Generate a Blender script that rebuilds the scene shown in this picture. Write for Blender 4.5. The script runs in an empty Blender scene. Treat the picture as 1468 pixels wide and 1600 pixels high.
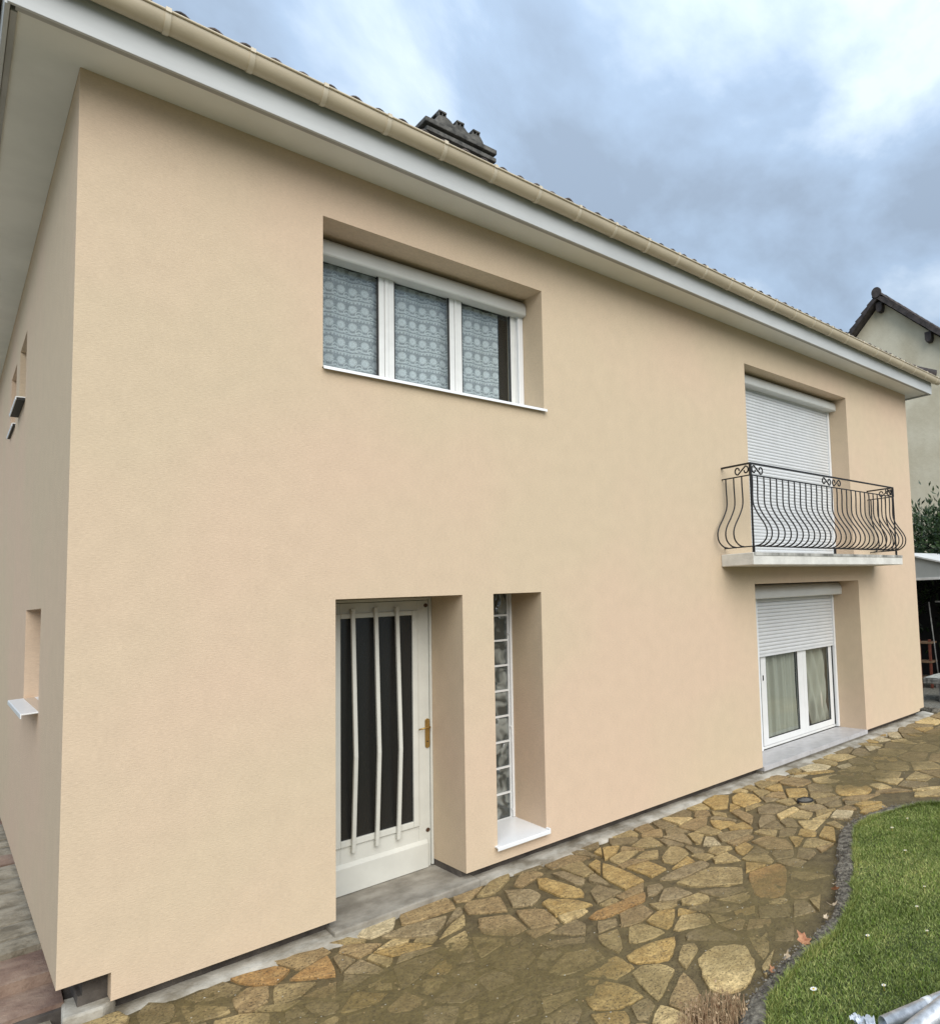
import bpy, math, random
import numpy as np
from mathutils import Vector, Matrix
random.seed(7); np.random.seed(7)
R = math.radians
sc = bpy.context.scene
col = sc.collection

# ------------------------------------------------------------------ camera
cam_d = bpy.data.cameras.new('camera'); cam = bpy.data.objects.new('camera', cam_d); col.objects.link(cam)
YAW, PITCH, ROLL = 0.853258192, 0.0713993258, -0.0417287
F = 1074.13
cy_, sy_, cp_, sp_ = math.cos(YAW), math.sin(YAW), math.cos(PITCH), math.sin(PITCH)
fwd = Vector((sy_*cp_, cy_*cp_, sp_)); rt = Vector((cy_, -sy_, 0)); up = rt.cross(fwd)
cr, sr = math.cos(ROLL), math.sin(ROLL)
rt2 = cr*rt + sr*up; up2 = -sr*rt + cr*up
M = Matrix((( rt2.x, up2.x, -fwd.x, -0.48233), (rt2.y, up2.y, -fwd.y, -5.47125), (rt2.z, up2.z, -fwd.z, 2.01573), (0, 0, 0, 1)))
cam.matrix_world = M
cam_d.sensor_fit = 'VERTICAL'; cam_d.sensor_height = 24; cam_d.lens = F/1600*24
cam_d.shift_x = -399.19/1600; cam_d.shift_y = 43.90/1600
cam_d.clip_start = 0.05; cam_d.clip_end = 2000
sc.camera = cam
sc.render.resolution_x = 939; sc.render.resolution_y = 1024

# ------------------------------------------------------------------ world, sun, exposure
w = bpy.data.worlds.new('World'); sc.world = w; w.use_nodes = True
nt = w.node_tree; nt.nodes.clear()
def N(nt, t, **k):
    n = nt.nodes.new(t)
    for a, b in k.items():
        if a.startswith('i_'):
            key = a[2:]; key = int(key) if key.isdigit() else key
            n.inputs[key].default_value = b
        else: setattr(n, a, b)
    return n
SUN_EL, SUN_AZ = R(38), R(197)          # azimuth from +Y towards +X: in front of the house
sky = N(nt, 'ShaderNodeTexSky', sky_type='NISHITA', sun_disc=False, sun_elevation=SUN_EL, sun_rotation=SUN_AZ, air_density=1.5, dust_density=3.0)
tc = N(nt, 'ShaderNodeTexCoord')
# overcast layer: project the view direction on a flat cloud ceiling
sep = N(nt, 'ShaderNodeSeparateXYZ'); nt.links.new(tc.outputs['Generated'], sep.inputs[0])
zz = N(nt, 'ShaderNodeMath', operation='MAXIMUM', i_1=0.0); nt.links.new(sep.outputs['Z'], zz.inputs[0])
za = N(nt, 'ShaderNodeMath', operation='ADD', i_1=0.55); nt.links.new(zz.outputs[0], za.inputs[0])
vd = N(nt, 'ShaderNodeVectorMath', operation='DIVIDE'); cb = N(nt, 'ShaderNodeCombineXYZ')
for i in range(3): nt.links.new(za.outputs[0], cb.inputs[i])
nt.links.new(tc.outputs['Generated'], vd.inputs[0]); nt.links.new(cb.outputs[0], vd.inputs[1])
n1 = N(nt, 'ShaderNodeTexNoise', i_Scale=2.6, i_Detail=8.0, i_Roughness=0.55, i_Distortion=0.25)
mp = N(nt, 'ShaderNodeMapping'); mp.inputs['Location'].default_value = (3.35, 1.15, 0.0)
nt.links.new(vd.outputs[0], mp.inputs[0]); nt.links.new(mp.outputs[0], n1.inputs['Vector'])
cr1 = N(nt, 'ShaderNodeValToRGB')
e = cr1.color_ramp; e.elements[0].position = 0.40; e.elements[0].color = (2.35, 2.95, 3.8, 1)
e.elements[1].position = 0.64; e.elements[1].color = (5.3, 6.15, 7.1, 1)
m_ = e.elements.new(0.51); m_.color = (3.0, 3.9, 5.15, 1)
nt.links.new(n1.outputs['Fac'], cr1.inputs[0])
mx = N(nt, 'ShaderNodeMix', data_type='RGBA', i_0=0.93)
nt.links.new(sky.outputs[0], mx.inputs[6]); nt.links.new(cr1.outputs[0], mx.inputs[7])
# an overcast sky is about three times brighter overhead than at the horizon
gz = N(nt, 'ShaderNodeMath', operation='MULTIPLY_ADD', i_1=0.85, i_2=0.62); nt.links.new(zz.outputs[0], gz.inputs[0])
gs_ = N(nt, 'ShaderNodeVectorMath', operation='SCALE'); nt.links.new(mx.outputs[2], gs_.inputs[0]); nt.links.new(gz.outputs[0], gs_.inputs['Scale'])
bg = N(nt, 'ShaderNodeBackground', i_Strength=0.071); nt.links.new(gs_.outputs[0], bg.inputs[0])
wo = N(nt, 'ShaderNodeOutputWorld'); nt.links.new(bg.outputs[0], wo.inputs[0])

sd = bpy.data.lights.new('sun', 'SUN'); sd.energy = 1.5; sd.angle = R(58); sd.color = (1.0, 0.955, 0.89)
so = bpy.data.objects.new('sun', sd); col.objects.link(so)
sdir = Vector((math.sin(SUN_AZ)*math.cos(SUN_EL), math.cos(SUN_AZ)*math.cos(SUN_EL), math.sin(SUN_EL)))
so.rotation_euler = sdir.to_track_quat('Z', 'Y').to_euler(); so.location = (4, -12, 15)
vs = sc.view_settings; vs.view_transform = 'Standard'; vs.look = 'None'; vs.gamma = 1; vs.use_curve_mapping = False
vs.exposure = 1.20
sc.display_settings.display_device = 'sRGB'

# ------------------------------------------------------------------ helpers
class MB:
    def __init__(s): s.v = []; s.f = []
    def quad(s, a, b, c, d):
        n = len(s.v); s.v += [tuple(a), tuple(b), tuple(c), tuple(d)]; s.f.append((n, n+1, n+2, n+3)); return s
    def box(s, x0, x1, y0, y1, z0, z1):
        n = len(s.v)
        s.v += [(x0,y0,z0),(x1,y0,z0),(x1,y1,z0),(x0,y1,z0),(x0,y0,z1),(x1,y0,z1),(x1,y1,z1),(x0,y1,z1)]
        for q in ((0,3,2,1),(4,5,6,7),(0,1,5,4),(1,2,6,5),(2,3,7,6),(3,0,4,7)): s.f.append(tuple(n+i for i in q))
        return s
    def prism(s, pts, axis, a, b):
        """closed 2-D polygon pts extruded along axis from a to b"""
        n = len(s.v); k = len(pts)
        for t in (a, b):
            for p, q in pts: s.v.append({'x': (t,p,q), 'y': (p,t,q), 'z': (p,q,t)}[axis])
        s.f.append(tuple(range(n, n+k))[::-1]); s.f.append(tuple(range(n+k, n+2*k)))
        for i in range(k):
            j = (i+1) % k; s.f.append((n+i, n+j, n+k+j, n+k+i))
        return s
    def tube(s, pts, r, seg=8, caps=True):
        pts = [Vector(p) for p in pts]; n0 = len(s.v); k = len(pts); prev = None
        rr = r if isinstance(r, (list, tuple)) else [r]*k
        for i, p in enumerate(pts):
            t = (pts[min(i+1, k-1)] - pts[max(i-1, 0)]).normalized()
            if prev is None:
                a = t.orthogonal().normalized()
            else:
                a = prev - t*prev.dot(t); a = a.normalized() if a.length > 1e-6 else t.orthogonal().normalized()
            prev = a; b = t.cross(a)
            for j in range(seg):
                q = 2*math.pi*j/seg; s.v.append(tuple(p + rr[i]*(math.cos(q)*a + math.sin(q)*b)))
        for i in range(k-1):
            for j in range(seg):
                j2 = (j+1) % seg; s.f.append((n0+i*seg+j, n0+i*seg+j2, n0+(i+1)*seg+j2, n0+(i+1)*seg+j))
        if caps:
            s.f.append(tuple(range(n0, n0+seg))[::-1]); s.f.append(tuple(range(n0+(k-1)*seg, n0+k*seg)))
        return s
    def sheet(s, fn, nu, nv):
        n = len(s.v)
        for j in range(nv+1):
            for i in range(nu+1): s.v.append(tuple(fn(i/nu, j/nv)))
        for j in range(nv):
            for i in range(nu):
                a = n+j*(nu+1)+i; s.f.append((a, a+1, a+nu+2, a+nu+1))
        return s
    def mesh(s, name, mat, smooth=False):
        me = bpy.data.meshes.new(name); me.from_pydata(s.v, [], s.f); me.validate(); me.update()
        if mat: me.materials.append(mat)
        if smooth:
            for p in me.polygons: p.use_smooth = True
            if smooth != True: me.set_sharp_from_angle(angle=R(smooth))
        return me
    def build(s, name, mat, parent=None, smooth=False, bevel=0, loc=None):
        return put(name, s.mesh(name, mat, smooth), parent, loc, bevel)
def put(name, me, parent=None, loc=None, bevel=0, rot=None):
    o = bpy.data.objects.new(name, me); col.objects.link(o)
    if loc is not None: o.location = loc
    if rot is not None: o.rotation_euler = rot
    if parent is not None:
        o.parent = parent; o.matrix_parent_inverse = world_of(parent).inverted()
    if bevel:
        m = o.modifiers.new('bevel', 'BEVEL'); m.width = bevel; m.segments = 2; m.limit_method = 'ANGLE'; m.angle_limit = R(40)
    return o
def world_of(o):
    m = Matrix.LocRotScale(o.location, o.rotation_euler, o.scale)
    return (world_of(o.parent) @ o.matrix_parent_inverse @ m) if o.parent else m
def empty(name, loc, label=None, cat=None, group=None, rz=0):
    o = bpy.data.objects.new(name, None); col.objects.link(o); o.location = loc; o.rotation_euler = (0, 0, rz)
    o.empty_display_size = 0.2
    return tag(o, label, cat, group)
def tag(o, label=None, cat=None, group=None, kind=None):
    if label: o['label'] = label
    if cat: o['category'] = cat
    if group: o['group'] = group
    if kind: o['kind'] = kind
    return o
def normals_out(o):
    import bmesh
    bm = bmesh.new(); bm.from_mesh(o.data); bmesh.ops.recalc_face_normals(bm, faces=bm.faces); bm.to_mesh(o.data); bm.free(); return o

# ------------------------------------------------------------------ materials
def mat(name, c, rough=0.7, var=0.0, vscale=3.0, c2=None, bump=0.0, bscale=40.0, metal=0.0, spec=0.5, stretch=None, bdetail=3.0, dist=0.01, coat=0.0):
    m = bpy.data.materials.new(name); m.use_nodes = True; t = m.node_tree
    b = t.nodes['Principled BSDF']
    b.inputs['Roughness'].default_value = rough; b.inputs['Metallic'].default_value = metal
    b.inputs['Specular IOR Level'].default_value = spec; b.inputs['Coat Weight'].default_value = coat
    b.inputs['Base Color'].default_value = (*c, 1)
    g = N(t, 'ShaderNodeNewGeometry'); vec = g.outputs['Position']
    if stretch:
        mp = N(t, 'ShaderNodeMapping'); mp.inputs['Scale'].default_value = stretch; t.links.new(vec, mp.inputs[0]); vec = mp.outputs[0]
    if c2 is not None or var:
        n = N(t, 'ShaderNodeTexNoise', i_Scale=vscale, i_Detail=5.0, i_Roughness=0.6); t.links.new(vec, n.inputs['Vector'])
        rp = N(t, 'ShaderNodeValToRGB'); rp.color_ramp.elements[0].position = 0.36; rp.color_ramp.elements[1].position = 0.64
        a = c if c2 is not None else tuple(x*(1-var) for x in c); bb = c2 if c2 is not None else tuple(min(1, x*(1+var)) for x in c)
        rp.color_ramp.elements[0].color = (*a, 1); rp.color_ramp.elements[1].color = (*bb, 1)
        t.links.new(n.outputs['Fac'], rp.inputs[0]); t.links.new(rp.outputs[0], b.inputs['Base Color'])
    if bump:
        n2 = N(t, 'ShaderNodeTexNoise', i_Scale=bscale, i_Detail=bdetail, i_Roughness=0.65); t.links.new(vec, n2.inputs['Vector'])
        bp = N(t, 'ShaderNodeBump', i_Strength=bump, i_Distance=dist); t.links.new(n2.outputs['Fac'], bp.inputs['Height'])
        t.links.new(bp.outputs[0], b.inputs['Normal'])
    return m

def stucco_mat():
    m = bpy.data.materials.new('stucco_render'); m.use_nodes = True; t = m.node_tree; b = t.nodes['Principled BSDF']
    b.inputs['Roughness'].default_value = 0.92; b.inputs['Specular IOR Level'].default_value = 0.15
    g = N(t, 'ShaderNodeNewGeometry')
    n = N(t, 'ShaderNodeTexNoise', i_Scale=0.42, i_Detail=2.5, i_Roughness=0.5); t.links.new(g.outputs['Position'], n.inputs['Vector'])
    rp = N(t, 'ShaderNodeValToRGB'); rp.color_ramp.elements[0].position = 0.42; rp.color_ramp.elements[1].position = 0.60
    rp.color_ramp.elements[0].color = STUCCO_A; rp.color_ramp.elements[1].color = STUCCO_B
    t.links.new(n.outputs['Fac'], rp.inputs[0])
    # fine grain of the scraped coat
    mp = N(t, 'ShaderNodeMapping'); mp.inputs['Scale'].default_value = (0.42, 0.42, 1.5); t.links.new(g.outputs['Position'], mp.inputs[0])
    f = N(t, 'ShaderNodeTexNoise', i_Scale=95.0, i_Detail=4.0, i_Roughness=0.7); t.links.new(mp.outputs[0], f.inputs['Vector'])
    fm = N(t, 'ShaderNodeMapRange', i_1=0.3, i_2=0.7, i_3=0.90, i_4=1.06); t.links.new(f.outputs['Fac'], fm.inputs[0])
    mid = N(t, 'ShaderNodeTexNoise', i_Scale=7.0, i_Detail=4.0); t.links.new(g.outputs['Position'], mid.inputs['Vector'])
    mm = N(t, 'ShaderNodeMapRange', i_1=0.3, i_2=0.7, i_3=0.965, i_4=1.02); t.links.new(mid.outputs['Fac'], mm.inputs[0])
    mu = N(t, 'ShaderNodeMath', operation='MULTIPLY'); t.links.new(fm.outputs[0], mu.inputs[0]); t.links.new(mm.outputs[0], mu.inputs[1])
    vm = N(t, 'ShaderNodeVectorMath', operation='SCALE'); t.links.new(rp.outputs[0], vm.inputs[0]); t.links.new(mu.outputs[0], vm.inputs['Scale'])
    t.links.new(vm.outputs[0], b.inputs['Base Color'])
    bp = N(t, 'ShaderNodeBump', i_Strength=0.55, i_Distance=0.004); t.links.new(f.outputs['Fac'], bp.inputs['Height'])
    t.links.new(bp.outputs[0], b.inputs['Normal'])
    return m
STUCCO_A = (0.612, 0.497, 0.352, 1); STUCCO_B = (0.642, 0.494, 0.360, 1)
STUCCO = stucco_mat()
WHITE = mat('white_lacquer', (0.72, 0.73, 0.72), 0.35, 0.03, 6)
PVC = mat('white_pvc', (0.70, 0.71, 0.69), 0.32, 0.04, 9)
ALU = mat('white_aluminium', (0.78, 0.80, 0.81), 0.28, 0.02, 5)
BOXW = mat('shutter_box_paint', (0.60, 0.61, 0.58), 0.38, 0.03, 5)
SLAT = mat('shutter_slat_paint', (0.66, 0.68, 0.69), 0.38, 0.03, 5)
DOORW = mat('door_paint', (0.60, 0.60, 0.545), 0.42, 0.04, 5, bump=0.05, bscale=60)
GASKET = mat('black_gasket', (0.012, 0.012, 0.013), 0.6)
SOFFIT = mat('soffit_paint', (0.76, 0.77, 0.73), 0.75, 0.05, 1.6, bump=0.05, bscale=30)
FASCIA = mat('fascia_paint', (0.53, 0.55, 0.55), 0.5, 0.07, 1.3, stretch=(1, 1, 4))
TRIM = mat('grey_trim', (0.36, 0.36, 0.345), 0.6, 0.1, 3)
GUTTER = mat('sand_pvc', (0.54, 0.465, 0.335), 0.42, 0.10, 1.8, bump=0.04, bscale=20, stretch=(1, 3, 3))
TILE = mat('roof_tile_clay', (0.045, 0.038, 0.036), 0.85, c2=(0.15, 0.12, 0.105), vscale=7, bump=0.5, bscale=60)
DTILE = mat('dark_roof_tile', (0.035, 0.030, 0.030), 0.85, c2=(0.085, 0.070, 0.065), vscale=6, bump=0.5, bscale=30)
CHIM = mat('weathered_concrete', (0.045, 0.045, 0.042), 0.95, c2=(0.16, 0.155, 0.14), vscale=9, bump=0.7, bscale=50)
CONC = mat('concrete', (0.20, 0.180, 0.145), 0.9, c2=(0.34, 0.315, 0.265), vscale=5, bump=0.5, bscale=45)
SLABC = mat('balcony_concrete', (0.66, 0.65, 0.60), 0.85, 0.12, 4, bump=0.3, bscale=35)
IRON = mat('black_iron_paint', (0.010, 0.010, 0.011), 0.55, bump=0.1, bscale=80)
BRASS = mat('brass', (0.40, 0.26, 0.085), 0.38, 0.15, 30, metal=0.75)
BROWN = mat('brown_plug', (0.07, 0.035, 0.018), 0.5)
SILLT = mat('grey_sill_tile', (0.44, 0.435, 0.44), 0.35, 0.10, 9)
ZINC = mat('galvanised_steel', (0.40, 0.42, 0.44), 0.42, c2=(0.62, 0.64, 0.66), vscale=22, metal=0.65, bump=0.15, bscale=60)
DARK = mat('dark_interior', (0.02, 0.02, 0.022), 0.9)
FOUND = mat('foundation_concrete', (0.05, 0.042, 0.036), 0.95, c2=(0.11, 0.095, 0.08), vscale=6, bump=0.6, bscale=30)
FELT = mat('roof_felt', (0.06, 0.055, 0.05), 0.9)

def glass_mat(name, tint=(0.92, 0.95, 0.95), trans=0.78, refl=0.85, bump=0):
    m = bpy.data.materials.new(name); m.use_nodes = True; t = m.node_tree; t.nodes.clear()
    tr = N(t, 'ShaderNodeBsdfTransparent'); tr.inputs[0].default_value = (*tint, 1)
    gl = N(t, 'ShaderNodeBsdfGlossy', i_Roughness=0.02); gl.inputs[0].default_value = (0.95, 0.97, 1, 1)
    fr = N(t, 'ShaderNodeLayerWeight', i_Blend=0.5)            # Schlick reflectance, the same from both sides
    p5 = N(t, 'ShaderNodeMath', operation='POWER', i_1=4.0); t.links.new(fr.outputs['Facing'], p5.inputs[0])
    mr = N(t, 'ShaderNodeMath', operation='MULTIPLY_ADD', i_1=refl*0.95, i_2=0.045); t.links.new(p5.outputs[0], mr.inputs[0])
    mx = N(t, 'ShaderNodeMixShader'); t.links.new(mr.outputs[0], mx.inputs[0]); t.links.new(tr.outputs[0], mx.inputs[1]); t.links.new(gl.outputs[0], mx.inputs[2])
    if bump:
        n = N(t, 'ShaderNodeTexNoise', i_Scale=bump, i_Detail=2.0); bp = N(t, 'ShaderNodeBump', i_Strength=0.6, i_Distance=0.01)
        g = N(t, 'ShaderNodeNewGeometry'); t.links.new(g.outputs['Position'], n.inputs['Vector'])
        t.links.new(n.outputs['Fac'], bp.inputs['Height']); t.links.new(bp.outputs[0], gl.inputs['Normal'])
    o = N(t, 'ShaderNodeOutputMaterial'); t.links.new(mx.outputs[0], o.inputs[0]); return m
GLASS = glass_mat('window_glass')
FROST = mat('dark_textured_glass', (0.016, 0.016, 0.015), 0.22, bump=0.5, bscale=90, dist=0.003, spec=0.5)

def lace_mat():
    """net curtain: bands of loops, paw-like scallops and a wavy hem repeated every 15 cm"""
    m = bpy.data.materials.new('lace_curtain'); m.use_nodes = True; t = m.node_tree; t.nodes.clear()
    g = N(t, 'ShaderNodeTexCoord'); s = N(t, 'ShaderNodeSeparateXYZ'); t.links.new(g.outputs['Object'], s.inputs[0])
    def m_(op, a, b=None, c=None, clamp=False):
        n = N(t, 'ShaderNodeMath', operation=op); n.use_clamp = clamp
        for i, x in enumerate((a, b, c)):
            if x is None: continue
            if isinstance(x, (int, float)): n.inputs[i].default_value = x
            else: t.links.new(x, n.inputs[i])
        return n.outputs[0]
    X, Z = s.outputs['X'], s.outputs['Z']
    wob = m_('MULTIPLY', m_('SINE', m_('MULTIPLY', X, 9.0)), 0.006)
    Zw = m_('ADD', Z, wob)
    v = m_('FRACT', m_('DIVIDE', m_('SUBTRACT', Zw, 0.0), 0.150))          # 0 bottom .. 1 top of a band
    u = m_('FRACT', m_('DIVIDE', X, 0.092))
    # paw scallop: ellipse centred (.5,.48)
    du = m_('MULTIPLY', m_('SUBTRACT', u, 0.5), 1.05); dv = m_('MULTIPLY', m_('SUBTRACT', v, 0.45), 1.65)
    d = m_('SQRT', m_('ADD', m_('MULTIPLY', du, du), m_('MULTIPLY', dv, dv)))
    paw = m_('SUBTRACT', 1.0, m_('MULTIPLY', m_('ABSOLUTE', m_('SUBTRACT', d, 0.18)), 4.2), clamp=True)
    ang = m_('ARCTAN2', dv, du)
    ribs = m_('MULTIPLY_ADD', m_('SINE', m_('MULTIPLY', ang, 9.0)), 0.14, 0.72)
    disc = m_('MULTIPLY', m_('SUBTRACT', 1.0, m_('MULTIPLY', m_('SUBTRACT', d, 0.33), 14.0), clamp=True), ribs)
    # second row of smaller arcs between the paws
    u2 = m_('FRACT', m_('ADD', m_('DIVIDE', X, 0.092), 0.5))
    e1 = m_('MULTIPLY', m_('SUBTRACT', u2, 0.5), 1.05); e2 = m_('MULTIPLY', m_('SUBTRACT', v, 0.16), 1.65)
    dd = m_('SQRT', m_('ADD', m_('MULTIPLY', e1, e1), m_('MULTIPLY', e2, e2)))
    arc = m_('SUBTRACT', 1.0, m_('MULTIPLY', m_('ABSOLUTE', m_('SUBTRACT', dd, 0.27)), 16.0), clamp=True)
    # loops line
    lu = m_('SINE', m_('MULTIPLY', X, 2*math.pi/0.026)); lv = m_('SUBTRACT', 1.0, m_('MULTIPLY', m_('ABSOLUTE', m_('SUBTRACT', v, 0.83)), 11.0), clamp=True)
    loops = m_('MULTIPLY', lv, m_('MULTIPLY_ADD', lu, 0.5, 0.55))
    rib = m_('SUBTRACT', 1.0, m_('MULTIPLY', m_('ABSOLUTE', m_('SUBTRACT', v, 0.90)), 22.0), clamp=True)
    hem = m_('SUBTRACT', 1.0, m_('MULTIPLY', m_('ABSOLUTE', m_('SUBTRACT', m_('ADD', v, m_('MULTIPLY', m_('ABSOLUTE', m_('SINE', m_('MULTIPLY', X, math.pi/0.092))), 0.09)), 0.15)), 14.0), clamp=True)
    k = m_('MAXIMUM', m_('MAXIMUM', disc, arc), m_('MAXIMUM', m_('MAXIMUM', loops, rib), m_('MAXIMUM', hem, paw)))
    # fine net weave
    net = N(t, 'ShaderNodeTexNoise', i_Scale=160.0, i_Detail=2.0); t.links.new(g.outputs['Object'], net.inputs['Vector'])
    nn = m_('MULTIPLY_ADD', net.outputs['Fac'], 0.60, 0.10)
    a = m_('ADD', m_('MULTIPLY', k, 0.44), nn, clamp=True)
    df = N(t, 'ShaderNodeBsdfDiffuse'); df.inputs[0].default_value = (0.93, 0.95, 0.96, 1)
    tl = N(t, 'ShaderNodeBsdfTranslucent'); tl.inputs[0].default_value = (0.5, 0.52, 0.54, 1)
    ad = N(t, 'ShaderNodeMixShader', i_0=0.15); t.links.new(df.outputs[0], ad.inputs[1]); t.links.new(tl.outputs[0], ad.inputs[2])
    tr = N(t, 'ShaderNodeBsdfTransparent'); mx = N(t, 'ShaderNodeMixShader')
    t.links.new(a, mx.inputs[0]); t.links.new(tr.outputs[0], mx.inputs[1]); t.links.new(ad.outputs[0], mx.inputs[2])
    o = N(t, 'ShaderNodeOutputMaterial'); t.links.new(mx.outputs[0], o.inputs[0]); return m
LACE = lace_mat()
def voile_mat():
    m = bpy.data.materials.new('voile_curtain'); m.use_nodes = True; t = m.node_tree; t.nodes.clear()
    df = N(t, 'ShaderNodeBsdfDiffuse'); df.inputs[0].default_value = (0.60, 0.57, 0.47, 1)
    tl = N(t, 'ShaderNodeBsdfTranslucent'); tl.inputs[0].default_value = (0.45, 0.43, 0.36, 1)
    ad = N(t, 'ShaderNodeMixShader', i_0=0.25); t.links.new(df.outputs[0], ad.inputs[1]); t.links.new(tl.outputs[0], ad.inputs[2])
    tr = N(t, 'ShaderNodeBsdfTransparent'); mx = N(t, 'ShaderNodeMixShader', i_0=0.93)
    t.links.new(tr.outputs[0], mx.inputs[1]); t.links.new(ad.outputs[0], mx.inputs[2])
    o = N(t, 'ShaderNodeOutputMaterial'); t.links.new(mx.outputs[0], o.inputs[0]); return m
VOILE = voile_mat()

MUD_A, MUD_B = (0.088, 0.065, 0.020), (0.172, 0.131, 0.046)
def ground_mat(name, c1, c2, pits=True, moss=True, stone=False):
    """path materials: a 'mud' point attribute lays the dried silt over them"""
    m = bpy.data.materials.new(name); m.use_nodes = True; t = m.node_tree; b = t.nodes['Principled BSDF']
    g = N(t, 'ShaderNodeNewGeometry'); P = g.outputs['Position']
    n = N(t, 'ShaderNodeTexNoise', i_Scale=9.0, i_Detail=6.0, i_Roughness=0.65); t.links.new(P, n.inputs['Vector'])
    rp = N(t, 'ShaderNodeValToRGB'); rp.color_ramp.elements[0].position = 0.34; rp.color_ramp.elements[1].position = 0.66
    rp.color_ramp.elements[0].color = (*c1, 1); rp.color_ramp.elements[1].color = (*c2, 1); t.links.new(n.outputs['Fac'], rp.inputs[0])
    colr = rp.outputs[0]
    if stone:
        oi = N(t, 'ShaderNodeObjectInfo')
        mrv = N(t, 'ShaderNodeMapRange', i_1=0, i_2=1, i_3=0.82, i_4=1.16); t.links.new(oi.outputs['Random'], mrv.inputs[0])
        vs_ = N(t, 'ShaderNodeVectorMath', operation='SCALE'); t.links.new(colr, vs_.inputs[0]); t.links.new(mrv.outputs[0], vs_.inputs['Scale']); colr = vs_.outputs[0]
        nf = N(t, 'ShaderNodeTexNoise', i_Scale=38.0, i_Detail=5.0, i_Roughness=0.75, i_Distortion=0.5); t.links.new(P, nf.inputs['Vector'])
        mf = N(t, 'ShaderNodeMapRange', i_1=0.32, i_2=0.68, i_3=0.55, i_4=1.32); t.links.new(nf.outputs['Fac'], mf.inputs[0])
        vf = N(t, 'ShaderNodeVectorMath', operation='SCALE'); t.links.new(colr, vf.inputs[0]); t.links.new(mf.outputs[0], vf.inputs['Scale']); colr = vf.outputs[0]
        # rusty blotches and dark pits
        n3 = N(t, 'ShaderNodeTexNoise', i_Scale=14.0, i_Detail=5.0, i_Roughness=0.7, i_Distortion=0.8); t.links.new(P, n3.inputs['Vector'])
        r3 = N(t, 'ShaderNodeMapRange', i_1=0.52, i_2=0.66, i_3=0, i_4=0.55); t.links.new(n3.outputs['Fac'], r3.inputs[0])
        mb = N(t, 'ShaderNodeMix', data_type='RGBA'); t.links.new(r3.outputs[0], mb.inputs[0]); t.links.new(colr, mb.inputs[6])
        mb.inputs[7].default_value = (0.19, 0.135, 0.065, 1); colr = mb.outputs[2]
    # pits: small dark holes
    n4 = N(t, 'ShaderNodeTexNoise', i_Scale=70.0, i_Detail=3.0, i_Roughness=0.7); t.links.new(P, n4.inputs['Vector'])
    r4 = N(t, 'ShaderNodeMapRange', i_1=0.57, i_2=0.65, i_3=0, i_4=0.75); t.links.new(n4.outputs['Fac'], r4.inputs[0])
    mc = N(t, 'ShaderNodeMix', data_type='RGBA'); t.links.new(r4.outputs[0], mc.inputs[0]); t.links.new(colr, mc.inputs[6])
    mc.inputs[7].default_value = (0.07, 0.052, 0.028, 1); colr = mc.outputs[2]
    # silt
    at = N(t, 'ShaderNodeAttribute', attribute_name='mud')
    n5 = N(t, 'ShaderNodeTexNoise', i_Scale=4.0, i_Detail=8.0, i_Roughness=0.75); t.links.new(P, n5.inputs['Vector'])
    ad = N(t, 'ShaderNodeMath', operation='ADD'); t.links.new(at.outputs['Fac'], ad.inputs[0]); t.links.new(n5.outputs['Fac'], ad.inputs[1])
    r5 = N(t, 'ShaderNodeMapRange', i_1=0.70, i_2=1.60, i_3=0, i_4=0.86); t.links.new(ad.outputs[0], r5.inputs[0])
    n6 = N(t, 'ShaderNodeTexNoise', i_Scale=28.0, i_Detail=5.0, i_Roughness=0.7); t.links.new(P, n6.inputs['Vector'])
    r6 = N(t, 'ShaderNodeValToRGB'); r6.color_ramp.elements[0].position = 0.35; r6.color_ramp.elements[1].position = 0.68
    r6.color_ramp.elements[0].color = (*MUD_A, 1); r6.color_ramp.elements[1].color = (*MUD_B, 1); t.links.new(n6.outputs['Fac'], r6.inputs[0])
    md = N(t, 'ShaderNodeMix', data_type='RGBA'); t.links.new(r5.outputs[0], md.inputs[0]); t.links.new(colr, md.inputs[6]); t.links.new(r6.outputs[0], md.inputs[7])
    t.links.new(md.outputs[2], b.inputs['Base Color'])
    rr = N(t, 'ShaderNodeMapRange', i_1=0, i_2=1, i_3=0.78, i_4=0.58); t.links.new(r5.outputs[0], rr.inputs[0]); t.links.new(rr.outputs[0], b.inputs['Roughness'])
    h = N(t, 'ShaderNodeMath', operation='MULTIPLY_ADD', i_1=-0.8); t.links.new(r4.outputs[0], h.inputs[0]); t.links.new(n.outputs['Fac'], h.inputs[2])
    h2 = N(t, 'ShaderNodeMath', operation='MULTIPLY_ADD', i_1=0.5); t.links.new(n6.outputs['Fac'], h2.inputs[0]); t.links.new(h.outputs[0], h2.inputs[2])
    bp = N(t, 'ShaderNodeBump', i_Strength=0.7, i_Distance=0.012); t.links.new(h2.outputs[0], bp.inputs['Height']); t.links.new(bp.outputs[0], b.inputs['Normal'])
    return m
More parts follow.
